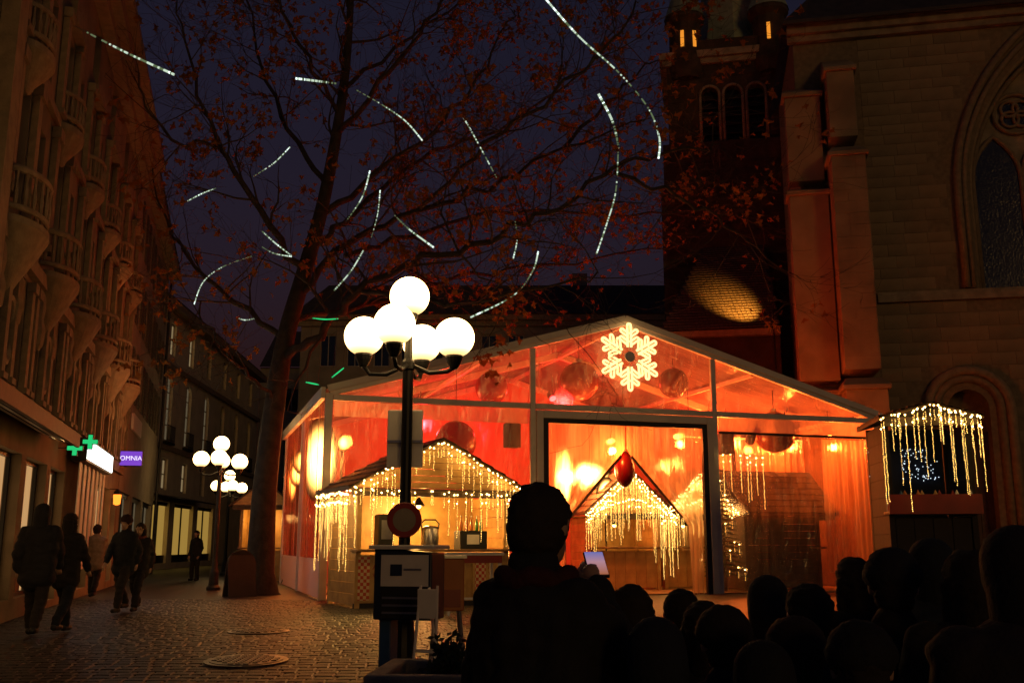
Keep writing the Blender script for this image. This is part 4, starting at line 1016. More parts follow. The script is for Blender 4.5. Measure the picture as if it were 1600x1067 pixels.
icicles('golden icicle lights along the right rake of the yellow stall', [BW(1.7,-.42,3.36),BW(3.7,-.42,2.33)], .085, .3, 1.0, rnd, clump=.5, watts=6)
icicles('golden icicle lights along the front eave board of the yellow stall', [BW(-.2,-.38,2.3),BW(3.6,-.38,2.3)], .14, .3, 1.3, rnd, clump=.6, gap=.15, watts=5, out=(.1,-.3,-.4))
icicles('dense golden icicle lights down the left eave of the yellow stall', [BW(-.31,-.4,2.28),BW(-.31,2.0,2.28)], .06, .6, 1.6, rnd, watts=5, out=(-.25,-.1,-.6))
icicles('dense golden icicle lights down the right eave of the yellow stall', [BW(3.71,-.4,2.26),BW(3.71,1.0,2.26)], .045, .6, 1.4, rnd)
# stalls inside the marquee
c1 = chalet('market_stall', 'small wooden stall with light-covered gable inside the entrance, left one', TWp(7.35,1.9,.032), TRZ, 2.1, 1.5, 2.0, 3.2, lit=16, board='wood_yellow', lampcol=(1,.55,.12))
c2 = chalet('market_stall', 'small wooden stall with light-covered gable inside the entrance, right one', TWp(9.75,2.3,.032), TRZ, 2.0, 1.5, 2.0, 3.2, lit=16, board='wood_yellow', lampcol=(1,.55,.12))
for nm, x0, w_, y_ in (('left',7.35,2.1,1.45),('right',9.75,2.0,1.85)):
    xm = x0+w_/2
    icicles(f'thick golden icicle lights on the left rake of the {nm} stall inside the entrance', [TWp(x0-.3,y_,2.0),TWp(xm,y_,3.22)], .05, .6, 1.9, rnd, watts=3)
    icicles(f'thick golden icicle lights on the right rake of the {nm} stall inside the entrance', [TWp(xm,y_,3.22),TWp(x0+w_+.3,y_,2.0)], .05, .6, 1.9, rnd, watts=3)
    icicles(f'golden lights under the gable of the {nm} stall inside the entrance', [TWp(x0-.2,y_+.04,2.1),TWp(xm,y_+.04,2.5),TWp(x0+w_+.2,y_+.04,2.1)], .06, .3, 1.2, rnd)
c3 = chalet('market_stall', 'dark-roofed wooden stall behind the right front wall of the marquee', TWp(13.8,.75,.032), TRZ+R(90), 1.9, 2.4, 2.0, 3.2, lit=0, board='wood_dark', back='wood_dark', over=.35, rooft='dark_shingle')
# fir tree with lights beside the right entrance post
ft_ = thing('fir_tree', 'small decorated fir tree with lights beside the right entrance post', 'fir tree', TWp(10.75,.75,.032), 0)
MB().tube([(0,0,0),(0,0,3.2)], [.06,.01], 7).build('trunk', M['bark'], ft_)
b = MB(); rf_ = random.Random(5)
for k in range(24):
    z = .45+k*.118; r = .62*(1-(z-.3)/3.1)+.05
    for a in range(11):
        an = a*.571+k*1.1+rf_.uniform(-.15,.15); e = Vector((r*math.cos(an), r*math.sin(an), z-.12*r))
        c0 = Vector((0,0,z+.05)); b.tube([c0,c0.lerp(e,.6)+Vector((0,0,-.02)),e], [.008,.006,.002], 3)
        for q in range(9):
            t_ = .25+q*.085; p = c0.lerp(e,t_); sd = Vector((-math.sin(an),math.cos(an),rf_.uniform(-.4,.3)))*(.10*(1.1-t_)+.02)
            for s_ in (1,-1): b.add([p+Vector((0,0,.006)),p+sd*s_+(e-c0)*.12,p+(e-c0)*.05],[(0,1,2)])
b.build('crown', M['needle'], ft_)
icicles('string of small golden lights wound round the fir tree', [TWp(10.75,.75,0)+Vector((.6*(1-k/26)*math.cos(k*.9),.6*(1-k/26)*math.sin(k*.9),.6+k*.1)) for k in range(25)], .22, .3, .3, rnd)
icicles('golden icicle lights dropping from the right entrance post', [TWp(10.3,-.12,3.6),TWp(11.6,-.12,3.55)], .16, 1.0, 1.6, rnd, gap=.3)

# toy stall on the far right
RSP = P(1392,850,19.0); RT = Matrix.Translation((RSP.x,RSP.y,0)) @ Matrix.Rotation(R(-8),4,'Z')
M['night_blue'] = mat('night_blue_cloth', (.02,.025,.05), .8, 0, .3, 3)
toy = chalet('market_stall', 'tall toy stall hung with golden icicle lights in front of the church', (RSP.x,RSP.y,0), R(-8), 1.6, 1.6, 3.55, 3.8, lit=0, board='wood_black', counter=1.8, over=.14, back='night_blue')
def RWp(x,y_,z): return RT @ Vector((x,y_,z))
MB().box(-.03,1.63,-.24,-.2,1.8,2.16).build('sign_board', M['red_paint'], toy)
icicles('golden icicle lights along the left rake of the toy stall', [RWp(-.14,-.42,3.55),RWp(.8,-.42,3.82)], .036, .3, 1.8, rnd, clump=1.6, gap=.2, watts=1.2)
icicles('golden icicle lights along the right rake of the toy stall', [RWp(.8,-.42,3.82),RWp(1.74,-.42,3.55)], .036, .3, 1.8, rnd, clump=1.6, gap=.2, watts=1.2)
wl_ = thing('fairy_light_net', 'net of cool white fairy lights on the back of the toy stall', 'fairy lights', RWp(.75,1.5,2.6), R(-8)); b = MB(); rr = random.Random(9)
for k in range(70): b.octa((rr.uniform(-.1,.6),-.04,rr.uniform(-.1,.55)), .011)
for k in range(25): b.octa((rr.uniform(-.75,-.3),-.04,rr.uniform(-.1,.5)), .008)
b.build('bulbs', M['bulb_white'], wl_); MB().tube([(-.7,-.03,.55),(.6,-.03,.55)],.006,3).build('cable', M['iron'], wl_)
tc_ = [('red_paint','red'),('white_paint','white'),('blue_paint','blue'),('orange_paint','orange'),('wood_yellow','pale wooden')]
for k in range(5):
    mt, cn = tc_[k]
    t = thing('toy_castle', f'{cn} toy castle on the shelf of the toy stall', 'toy', RWp(.12+.31*k,-.05,1.851), R(-8), 'toys on the toy stall')
    MB().cbox((0,0,.11),.3,.14,.22,.01).build('wall', M[mt], t)
    for dx in (-.12,.12): MB().lathe([(.04,0),(.04,.3),(.05,.3),(.001,.4)], (dx,0,0), 8).build('turret', M[tc_[(k+2)%5][0]], t)
    MB().box(-.035,.035,-.075,-.07,0,.11).build('gate', M['black_rubber'], t)

# ------------------------------------------------------------------ snowflake
fp = TWp(7.68,-.22,6.02)
fl_ = thing('snowflake_light', 'glowing snowflake ornament fixed to the peak of the marquee', 'snowflake', fp, TRZ)
def stadium(a, ang, L, r):
    dx, dz = math.cos(ang), math.sin(ang); px_, pz = -dz*r, dx*r
    pts = []
    for k in range(7): t_ = -math.pi/2+math.pi*k/6; pts.append((a[0]+dx*(L-r)+r*(math.cos(t_)*dx-math.sin(t_)*dz), 0, a[1]+dz*(L-r)+r*(math.cos(t_)*dz+math.sin(t_)*dx)))
    return [(a[0]-px_,0,a[1]-pz)] + pts + [(a[0]+px_,0,a[1]+pz)]
arm = MB()
arm.tube(stadium((0,.26),math.pi/2,.62,.05), .034, 6)
for z, L in ((.36,.27),(.58,.24)):
    for s_ in (1,-1): arm.tube(stadium((s_*.04,z),math.pi/2-s_*R(55),L,.045), .032, 6)
arm_m = arm.mesh('arm', M['flake'])
for k in range(6): put('arm', arm_m, fl_, (0,0,0), (0,R(60*k),0))
q = MB(); q.lathe([(.001,-.03),(.14,-.03),(.14,.03),(.001,.03)], (0,0,0), 12); o = q.build('hub', M['alu'], fl_); o.rotation_euler = (R(90),0,0)
fm_ = MB()
for k in range(6): a = R(60*k); fm_.beam((.12*math.sin(a),.03,.12*math.cos(a)),(.8*math.sin(a),.03,.8*math.cos(a)),.012,.02,(0,1,0))
fm_.build('frame', M['alu'], fl_); MB().beam((0,.02,.5),(0,.16,.75),.03,.03).build('bracket', M['alu'], fl_)

# ------------------------------------------------------------------ five-globe street lamps
gl_prof = [(.075,-.225)] + [(.225*math.sin(math.pi*(1-i/18)),.225*math.cos(math.pi*(1-i/18))) for i in range(2,18)] + [(.0005,.225)]
globe_m = MB().lathe(gl_prof, (0,0,0), 28).mesh('globe', M['globe']); globe_m.polygons.foreach_set('use_smooth', [True]*len(globe_m.polygons))
coll_m = MB().lathe([(.03,-.36),(.05,-.34),(.085,-.27),(.1,-.225),(.095,-.2)], (0,0,0), 14).mesh('collar', M['iron'])
def street_lamp(label, x, y_, rot, s=1.0, rr=.53):
    t = thing('street_lamp', label, 'street lamp', (x,y_,gz(y_)), rot, 'five-globe street lamps')
    z0 = -gz(y_)
    MB().lathe([(.19,0),(.19,.08),(.14,.14),(.12,.5),(.085,.62),(.065,.9),(.06,3.2),(.075,3.22),(.075,3.3),(.045,3.34),(.04,3.72)], (0,0,0), 14).build('post', M['iron'], t, smooth=False)
    dzs = (.0,.0,-.15,.12)
    for k in range(4):
        a = R(90*k); d = Vector((math.cos(a),math.sin(a),0)); zt = (3.62+(-.06 if k == 0 else 0))
        MB().tube([d*.05+Vector((0,0,3.26)), d*.25+Vector((0,0,3.17)), d*.45+Vector((0,0,3.18)), d*rr+Vector((0,0,zt-.34))], .024, 8).build('arm', M['iron'], t, smooth=True)
        put('globe', globe_m, t, d*rr+Vector((0,0,zt))); put('collar', coll_m, t, d*rr+Vector((0,0,zt)))
    put('globe', globe_m, t, (0,0,4.06)); put('collar', coll_m, t, (0,0,4.06))
    return t
lp = P(633,800,11.0)
street_lamp('nearest street lamp with five glowing white globes, in front of the marquee', lp.x, 11.0, R(-11))
l2 = P(340,800,28.5); street_lamp('smaller street lamp with five glowing globes left of the tree trunk', l2.x, 28.5, R(12))
l3 = P(356,800,42.0); street_lamp('farthest street lamp, its globes showing below the middle lamp', l3.x, 42.0, R(30))
# signs on the near post
sg = thing('round_sign', 'round traffic sign with red rim on the near lamp post', 'traffic sign', (P(632,812,10.9).x, 10.9, P(632,812,10.9).z), 0)
q = MB(); q.lathe([(.001,.012),(.125,.012)], (0,0,0), 28); o = q.build('white_disc', M['plaster2'], sg); o.rotation_euler = (R(90),0,0)
q = MB(); q.lathe([(.125,.015),(.18,.015),(.188,.008),(.188,-.01),(.001,-.01)], (0,0,0), 28); o = q.build('red_rim', M['red_paint'], sg); o.rotation_euler = (R(90),0,0)
MB().box(-.02,.02,.012,.05,-.06,.06).build('clamp', M['steel'], sg)
s2 = P(633,685,11.12)
sp2 = thing('sign_plate', 'pale rectangular plate fixed behind the near lamp post', 'sign', s2, 0)
MB().cbox((0,0,0),.40,.02,.64,.01).build('plate', M['white_paint'], sp2); MB().box(-.2,.2,-.03,-.012,-.05,-.02).build('clamp', M['steel'], sp2)

# ================================================================== PLANE TREE
TB = P(404,925,26.0); TB.z = 0
tree = thing('plane_tree', 'large bare plane tree with a few brown leaves left of the marquee', 'tree', TB, 0)
rt_ = random.Random(11)
def smooth_path(pts, sub=5):
    out = []
    n = len(pts)
    for i in range(n-1):
        p0, p1, p2, p3 = pts[max(0,i-1)], pts[i], pts[i+1], pts[min(n-1,i+2)]
        for k in range(sub):
            t = k/sub
            out.append(.5*((2*p1)+(p2-p0)*t+(2*p0-5*p1+4*p2-p3)*t*t+(3*p1-p0-3*p2+p3)*t*t*t))
    out.append(pts[-1]); return out
def tp(l): return smooth_path([P(a,b,c)-TB for a,b,c in l])
trunk_pts = tp([(404,935,26),(408,860,26),(414,760,26),(428,640,26),(446,530,26),(474,430,26),(502,330,26.2),(524,220,26.3),(540,110,26.5),(548,0,26.7),(552,-130,27)])
trunk_pts[0].z = -.05
n = len(trunk_pts)
def taper(a, b, n, pw=1.0): return [a+(b-a)*(i/(n-1))**pw for i in range(n)]
rad = taper(.40,.07,n,.8); rad[0] = .62; rad[1] = .5; rad[2] = .45
tk = MB().tube(trunk_pts, rad, 14); tk.build('trunk', M['bark'], tree, smooth=True)
limbs = [
 [(441,560,26),(500,525,25.2),(560,455,24.2),(640,412,23.2),(760,372,22.4),(860,332,22),(960,270,21.8),(1050,235,21.6),(1130,230,21.6)],
 [(462,470,26),(540,380,25.6),(650,332,25),(760,292,24.4),(880,232,24),(1000,190,23.6)],
 [(500,338,26.2),(590,272,27),(690,190,28),(760,100,28.6),(806,10,29)],
 [(526,210,26.3),(610,112,25.2),(680,20,24.2),(720,-60,23.6)],
 [(536,140,26.4),(640,60,27.6),(760,-20,29)],
 [(476,425,26),(405,330,25.2),(342,230,24.6),(300,120,24),(276,0,23.6)],
 [(512,290,26.2),(452,200,27.2),(402,80,28.2),(380,-40,29)],
 [(446,530,26),(372,476,26.8),(312,420,27.6),(262,350,28.4),(240,270,29)],
 [(430,630,26),(388,590,24.8),(360,560,24.2),(330,520,23.6),(312,470,23.2)],
 [(486,390,26.1),(560,330,28),(660,250,30),(780,200,31.6),(900,120,33),(960,40,34)],
 [(455,500,26),(560,480,28.4),(690,440,30.4),(820,420,32),(960,400,33),(1080,380,34)],
 [(540,400,25.6),(640,370,27.6),(800,330,30),(960,340,32),(1100,330,33),(1200,360,34)],
 [(530,180,26.4),(480,90,24.8),(440,0,23.8),(420,-60,23)],
 [(650,332,25),(740,240,23),(850,160,21.6),(940,80,20.6),(1000,0,20)],
 [(560,455,24.2),(690,470,22),(820,450,20.6),(940,430,20)],
 [(960,270,21.8),(1040,300,22.6),(1120,340,23.4),(1190,400,24)],
 [(880,232,24),(960,150,24.8),(1030,90,25.4)],
 [(342,230,24.6),(280,220,23.6),(235,180,23),(215,110,22.6)],
]
lm_specs = []
r0s = [.20,.18,.16,.14,.11,.17,.14,.15,.09,.15,.14,.12,.11,.11,.11,.09,.09,.09]
segs = []
for li, l in enumerate(limbs):
    pts = tp(l)
    for i in range(2, len(pts)): pts[i] = pts[i] + Vector((rt_.uniform(-.12,.12),rt_.uniform(-.12,.12),rt_.uniform(-.12,.12)))
    rr_ = taper(r0s[li]*.62, .018, len(pts))
    MB().tube(pts, rr_, 8).build('limb', M['bark'], tree, smooth=True)
    segs.append((pts, rr_))
segs.append((trunk_pts[30:], rad[30:]))
tw_ = MB(); leaves = MB(); tips = []
def grow(p, d, L, r, depth):
    pts = [p]; rr_ = [r]; n_ = 5 if depth else 3; q = p.copy(); d = d.normalized()
    for i in range(n_):
        d = (d + Vector((rt_.gauss(0,.22),rt_.gauss(0,.22),rt_.gauss(.03,.18)))).normalized()
        q = q + d*(L/n_); pts.append(q); rr_.append(max(.004, r*(1-.8*(i+1)/n_)))
    tw_.tube(pts, rr_, 5 if depth == 2 else 3, cap=False)
    tips.append((pts[-1], d)); tips.append((pts[-2], d))
    if depth > 0:
        k = rt_.randint(3,5) if depth == 2 else rt_.randint(3,5)
        for _ in range(k):
            i = rt_.randint(1,n_); dd = (pts[i]-pts[i-1]).normalized()
            nd = (dd + Vector((rt_.gauss(0,.75),rt_.gauss(0,.75),rt_.gauss(.1,.6)))).normalized()
            grow(pts[i], nd, L*rt_.uniform(.4,.65), max(.005,rr_[i]*.65), depth-1)
for pts, rr_ in segs:
    acc = 0
    for i in range(4, len(pts)):
        acc += (pts[i]-pts[i-1]).length
        while acc > .42:
            acc -= .42
            dd = (pts[i]-pts[i-1]).normalized()
            nd = (dd*.7 + Vector((rt_.gauss(0,.8),rt_.gauss(0,.8),rt_.gauss(.15,.7)))).normalized()
            grow(pts[i], nd, rt_.uniform(1.4,3.0), max(.014,min(.05,rr_[i]*.45)), 2)
tw_.build('twigs', M['twig'], tree)['kind'] = 'stuff'
def leaf(c, s):
    a = Vector((rt_.gauss(0,1),rt_.gauss(0,1),rt_.gauss(-.6,.7))).normalized(); b = a.orthogonal().normalized(); b = Matrix.Rotation(rt_.uniform(0,6.3),3,a) @ b; cc = a.cross(b)
    fold = cc*.18*s
    pr = [(0,0),(.35,.42),(.12,.5),(.55,.55),(.6,.15),(1,0),(.6,-.15),(.55,-.55),(.12,-.5),(.35,-.42)]
    leaves.add([c + a*(u*s) + b*(v*s) + cc*(abs(v)*.5*s) for u, v in pr], [(0,1,2,3,4,5),(0,5,6,7,8,9)])
clumps = [rt_.choice(tips) for _ in range(1500)]
for p, d in clumps:
    w_p = p + TB
    if p.z < 5.0 or (w_p.x > .2 and w_p.z < 8.6 and w_p.y < 26): continue
    for _ in range(rt_.choice([1,1,2,3,5,7])): leaf(p + Vector((rt_.gauss(0,.16),rt_.gauss(0,.16),rt_.gauss(-.1,.16))), rt_.uniform(.14,.24))
leaves.build('crown', M['leaf'], tree)['kind'] = 'stuff'

# ------------------------------------------------------------------ light tubes hung in the tree
def led(label, pix, Y, r=.03, green=False, prof=None):
    r *= .58
    pts = [P(a,b,Y+.3*math.sin(i)) for i, (a,b) in enumerate(pix)]
    pts = smooth_path(pts, 8) if len(pts) > 2 else [pts[0].lerp(pts[1],i/14) for i in range(15)]
    o0 = pts[0]; t = thing('light_tube', label, 'light tube', o0, 0, 'light tubes in the tree')
    pts = [p-o0 for p in pts]; n = len(pts)
    cs_ = MB(); cs_.tube(pts, r*.5, 6); cs_.build('casing', M['steel'], t)
    b = MB(); rr = random.Random(n+int(pix[0][0])); sub = []
    for i in range(n-1):
        for k in range(3): sub.append((pts[i].lerp(pts[i+1],k/3+.03), pts[i].lerp(pts[i+1],k/3+.30), (i+k/3)/n))
    for a, c, u in sub:
        lv = prof(u) if prof else 1-abs(2*u-1)*.7
        x = lv - .22 + rr.uniform(-.4,.4)
        if x < .05: continue
        b.mi = 0 if x > .95 else (1 if x > .45 else 2)
        b.tube([a,c], r*(.75+.35*min(1,max(0,lv))), 6)
    wr = MB()
    for q_ in (pts[1], pts[-2]): wr.tube([q_,q_+Vector((.05,.1,1.4))], .004, 3)
    wr.build('hanging_wire', M['iron'], t)
    b.build('diodes', [M['led_green']]*3 if green else [M['led_hot'],M['led'],M['led_dim']], t)['kind'] = 'stuff'
up = lambda u: .1+1.0*u
dn = lambda u: 1.1-1.0*u
led('longest white light tube, slanting across the top left corner', [(62,12),(130,48),(200,84),(272,117)], 17, .036, prof=lambda u: max(0,u*1.5-.4))
led('short level light tube high beside the trunk', [(462,123),(495,127),(526,131)], 22, .045, prof=dn)
led('bent light tube curving down right of the trunk top', [(555,140),(600,166),(634,190),(660,220)], 23, .03, prof=up)
led('steep light tube high above the near lamp, fading downwards', [(723,182),(742,215),(776,278)], 22, .03, prof=dn)
led('long sweeping light tube from the top edge towards the tower', [(850,-4),(905,58),(965,112),(1012,168),(1030,215),(1029,248)], 20, .034, prof=lambda u: .2+1.1*abs(2*u-1))
led('bright curved light tube in the middle of the right crown', [(935,147),(957,190),(967,232)], 20, .045, prof=dn)
led('slim curved light tube hanging under the bright one in the right crown', [(966,236),(962,300),(948,350),(932,397)], 20, .03, prof=lambda u: .3+.6*u)
led('thin light tube left of the trunk, rising to the right', [(453,230),(428,255),(396,276)], 23, .024, prof=dn)
led('thin flat light tube at the left edge of the crown', [(338,294),(315,303),(292,315)], 23, .024)
led('curved light tube right of the trunk at mid height', [(578,267),(566,308),(540,347)], 22, .03, prof=dn)
led('upright thin light tube beside the curved one at mid height', [(594,297),(590,335),(580,372)], 22, .024, prof=dn)
led('slanting bright light tube above the near lamp', [(616,336),(640,359),(678,387)], 21, .034, prof=up)
led('upper one of two light tubes meeting at the trunk', [(408,360),(430,380),(456,400)], 23, .028)
led('lower one of two light tubes meeting at the trunk', [(408,385),(428,396),(456,401)], 23, .026, prof=up)
led('light tube slanting down just left above the near lamp', [(568,391),(548,424),(522,454)], 21, .03, prof=lambda u: .7)
led('short upright light tube right of the near lamp', [(805,346),(808,374),(802,404)], 22, .028, prof=up)
led('long light tube sagging down to the near lamp from the right', [(841,393),(832,424),(802,462),(735,496)], 20, .028, prof=lambda u: .25+.9*abs(2*u-1))
led('faint arched light tube over the street houses', [(404,397),(350,416),(318,440),(303,476)], 24, .024, prof=up)
led('tiny hooked light tube above the street', [(370,496),(382,500),(397,498)], 24, .024)
led('short green light tube right of the trunk', [(488,497),(508,499),(529,498)], 23, .024, True)
led('low green light tube over the marquee corner', [(478,597),(498,601)], 23, .028, True)
led('slanting green light tube over the marquee corner', [(518,590),(537,575)], 23, .026, True)

# ================================================================== STREET DETAILS
def ground_hit(px, py):
    x = (px-800)/F_PX; v = (533.5-py)/F_PX; d = Vector((x,CS-v*SN,SN+v*CS)); y_ = 5.0
    for _ in range(60):
        y_ = d.y*(gz(y_)-CAM_H)/d.z
    return Vector((d.x/d.y*y_, y_, gz(y_)))
for i, (px, py, r, lb) in enumerate(((385,1034,.40,'nearer round iron manhole cover in the paving'),(404,988,.38,'farther round iron manhole cover in the paving'))):
    p = ground_hit(px,py); t = thing('manhole_cover', lb, 'manhole cover', p+Vector((0,0,.018)), 0, 'manhole covers'); t.rotation_euler = (math.atan((gz(p.y+.2)-gz(p.y-.2))/.4),0,0)
    MB().lathe([(r,-.02),(r,.012),(r*.94,.014),(.001,.014)], (0,0,0), 32).build('lid', M['manhole'], t)
    q = MB()
    for a in range(-4,5):
        for b_ in range(-4,5):
            if (a*a+b_*b_) < 18: q.box(a*.082-.028,a*.082+.028,b_*.082-.028,b_*.082+.028,.014,.022)
    q.build('raised_pattern', M['manhole'], t); MB().lathe([(r+.06,-.02),(r+.06,.006),(r+.005,.008)], (0,0,0), 32).build('frame', M['manhole'], t)

# newspaper boxes at the near lamp post
nb = P(640,1040,10.2); nz0 = gz(10.2)
nbx = thing('newspaper_box', 'blue newspaper box with pale front standing before the near lamp post', 'newspaper box', (nb.x-.02,10.2,nz0), R(-14))
q = MB(); q.prism([(-.3,.62),(.3,.62),(.3,1.26),(-.3,1.30)], -.2, .22); q.build('cabinet', M['navy'], nbx, bevel=.015)
MB().cbox((0,0,1.315),.68,.52,.04,.01).build('lid', M['white_paint'], nbx)
MB().box(-.22,.27,-.215,-.203,.94,1.24).build('front_plate', M['white_paint'], nbx)
MB().box(-.12,0.0,-.222,-.216,1.04,1.15).build('logo', M['navy'], nbx); MB().box(.02,.2,-.222,-.216,1.09,1.11).build('logo_line', M['steel'], nbx)
q = MB(); q.box(-.22,.27,-.212,-.204,.64,.93); q.build('opening', M['black_rubber'], nbx)
for k in range(3): MB().box(-.2,.25,-.225,-.213,.68+.07*k,.70+.07*k).build('paper_edge', M['steel'], nbx)
MB().box(-.27,-.15,-.1,.12,0.02,.62).build('foot', M['blue_paint'], nbx, bevel=.01); MB().box(-.34,-.08,-.2,.2,0,.02).build('base_plate', M['blue_paint'], nbx)
ob = P(700,900,10.9)
obx = thing('orange_newspaper_box', 'orange newspaper box on thin legs, right of the blue one', 'newspaper box', (ob.x,10.9,gz(10.9)), R(10))
q = MB(); q.prism([(-.16,.62),(.16,.62),(.16,1.16),(-.16,1.16)], -.13, .15); q.build('cabinet', M['orange_paint'], obx, bevel=.012); MB().cbox((0,0,1.175),.37,.34,.03,.006).build('lid', M['steel'], obx)
MB().box(-.12,.12,-.142,-.133,.66,.84).build('opening', M['red_paint'], obx)
for sx in (-.12,.12):
    for sy in (-.09,.11): MB().tube([(sx,sy,.62),(sx*1.5,sy*1.4,0)], .014, 6).build('leg', M['steel'], obx)
# folding easel
ea = P(670,950,9.4); eo = thing('easel_stand', 'folding white menu easel standing before the orange newspaper box', 'easel', (ea.x,9.4,gz(9.4)), R(-20))
for sx in (-.12,.12): MB().tube([(sx,-.12,0),(sx*.7,0,1.02)], .014, 6).build('leg', M['white_paint'], eo)
MB().tube([(0,.28,0),(0,0,1.0)], .014, 6).build('rear_leg', M['white_paint'], eo); MB().cbox((0,-.03,.86),.2,.015,.26,.004).build('card', M['white_paint'], eo); MB().beam((-.11,-.07,.45),(.11,-.07,.45),.012,.03).build('crossbar', M['white_paint'], eo)
# high table beside the stall
ht = P(735,930,18.6); hto = thing('bar_table', 'high white bar table with a red cloth band by the stall', 'table', (ht.x,18.6,0), R(20))
MB().cbox((0,0,1.08),1.1,.6,.05,.01).build('table_top', M['white_paint'], hto); MB().box(-.5,.5,-.31,-.303,.92,1.05).build('red_band', M['red_paint'], hto)
for sx in (-.48,.48):
    for sy in (-.24,.24): MB().box(sx-.025,sx+.025,sy-.025,sy+.025,0,1.05).build('leg', M['white_paint'], hto)
MB().beam((-.48,-.24,.3),(.48,-.24,.3),.03,.04).build('footrail', M['white_paint'], hto)
# concrete planter with shrubs
pp = P(690,1030,5.5); plz = gz(5.5)
plo = thing('planter', 'concrete planter trough at the bottom of the picture', 'planter', (pp.x+.05,5.5,plz), R(-4))
q = MB(); q.add([(-.36,-.3,0),(.9,-.3,0),(.9,.4,0),(-.36,.4,0),(-.4,-.34,.98),(.94,-.34,.98),(.94,.44,.98),(-.4,.44,.98),(-.3,-.24,.98),(.84,-.24,.98),(.84,.34,.98),(-.3,.34,.98),(-.3,-.24,.86),(.84,-.24,.86),(.84,.34,.86),(-.3,.34,.86)],
      [(0,3,2,1),(0,1,5,4),(1,2,6,5),(2,3,7,6),(3,0,4,7),(4,5,9,8),(5,6,10,9),(6,7,11,10),(7,4,8,11),(8,9,13,12),(9,10,14,13),(10,11,15,14),(11,8,12,15)]); q.build('trough', M['concrete'], plo, bevel=.015)
MB().quad((-.3,-.24,.91),(.84,-.24,.91),(.84,.34,.91),(-.3,.34,.91)).build('soil', M['wood_dark'], plo)
rs = random.Random(3)
for k, (sx, sc, lb) in enumerate(((-.02,.24,'low dark shrub at the left end of the planter'),(.28,.30,'bushy dark shrub in the middle of the planter'),(.6,.32,'tallest dark shrub at the right end of the planter'))):
    t = thing('shrub', lb, 'shrub', plo.location+Vector((sx,.05,.91)), 0, 'shrubs in the planter'); b = MB(); st = MB()
    for _ in range(26):
        an, el = rs.uniform(0,6.3), rs.uniform(.3,1.5); d = Vector((math.cos(an)*math.cos(el),math.sin(an)*math.cos(el),math.sin(el))); L = sc*rs.uniform(.6,1.1)
        st.tube([(0,0,0),d*L*.6+Vector((0,0,.02)),d*L], [.008,.005,.002], 4)
        for q_ in range(14):
            p = d*L*rs.uniform(.3,1.05); a = Vector((rs.gauss(0,1),rs.gauss(0,1),rs.gauss(.3,1))).normalized()*.05; c_ = a.orthogonal().normalized()*.014
            b.add([p,p+a*.5+c_,p+a,p+a*.5-c_],[(0,1,2,3)])
    st.build('stems', M['twig'], t); b.build('foliage', M['shrub'], t)
# advertising board at the foot of the tree
ab = P(440,900,24.8); abo = thing('sandwich_board', 'dark round-topped board leaning beside the tree trunk', 'sign', (ab.x-.95,24.9,0), R(35))
q = MB(); pl = [(-.35,0),(.35,0),(.35,.8)]+[(.35*math.cos(math.pi*i/10),.8+.35*math.sin(math.pi*i/10)) for i in range(1,10)]+[(-.35,.8)]
q.prism(pl,-.02,.02); o = q.build('front_board', M['wood_black'], abo); o.rotation_euler = (R(-12),0,0); o = q.build('back_board', M['wood_black'], abo, loc=(0,.42,0)); o.rotation_euler = (R(12),0,0)
# stall behind the tree trunk
st2 = P(372,860,34); chalet('market_stall', 'small lit stall half hidden behind the tree trunk', (st2.x,34,0), R(5), 1.6, 1.4, 2.5, 3.3, lit=45)

# signs on the street
sgn = P(205,716,30.0); s_ = thing('lit_sign', 'small purple illuminated sign sticking out over the street', 'sign', sgn, R(12))
MB().cbox((0,.03,0),.66,.10,.46,.02).build('box', M['iron'], s_); MB().box(-.31,.31,-.032,-.022,-.21,.21).build('face', glow('purple_face', (.34,.10,.95), .62), s_)
text(s_, 'OMNIA', .19, (0,-.04,0), glow('sign_white', (.9,.8,1), 1.3)); MB().beam((-.33,.03,.1),(-1.6,.03,.1),.03,.03).build('bracket', M['iron'], s_)
M['green_led'] = glow('green_cross_led', (.03,.85,.25), .7)
for (px, py, Y, lb) in ((117,700,20.3,'green pharmacy cross nearer to the awning'),(141,690,20.9,'green pharmacy cross above the white lit sign')):
    p = P(px,py,Y); t = thing('pharmacy_cross', lb, 'sign', p, R(15), 'green pharmacy crosses'); t.scale = (.5,.5,.5)
    q = MB(); q.box(-.11,.11,0,.1,-.32,.32); q.box(-.32,-.112,0,.1,-.11,.11); q.box(.112,.32,0,.1,-.11,.11); q.build('case', M['iron'], t)
    q = MB(); q.box(-.085,.085,-.02,-.003,-.29,.29); q.box(-.29,-.087,-.02,-.003,-.085,.085); q.box(.087,.29,-.02,-.003,-.085,.085); q.build('lit_face', M['green_led'], t); MB().beam((-.33,.05,0),(-.75,.05,0),.03,.03).build('bracket', M['iron'], t)
ws = thing('shop_fascia', 'bright white lit sign in the street, over strips standing for its light trail', 'sign', LW(6.4,-.4,3.0), RZ_L)
MB().box(0,4.6,.0,.3,0,.5).build('case', M['iron'], ws); MB().box(.05,4.55,-.02,-.003,.05,.45).build('lit_face', glow('white_face', (.92,1,.95), 4.0), ws)
bl = thing('sign_trail_strips', 'pale strips standing for the light trail below the white lit sign', 'light trail', LW(6.4,-.25,.7), RZ_L)  # strips built in place of the sign's streaked light
for k in range(13): MB().box(.1+k*.345,.1+k*.345+.27,-.02+.03*(k%2),.0+.03*(k%2),0,2.28).build('strip', M['white_paint'], bl)
ol = P(183,778,29.0); olo = thing('hanging_lantern', 'small orange lantern hanging in the street', 'lantern', ol, 0)
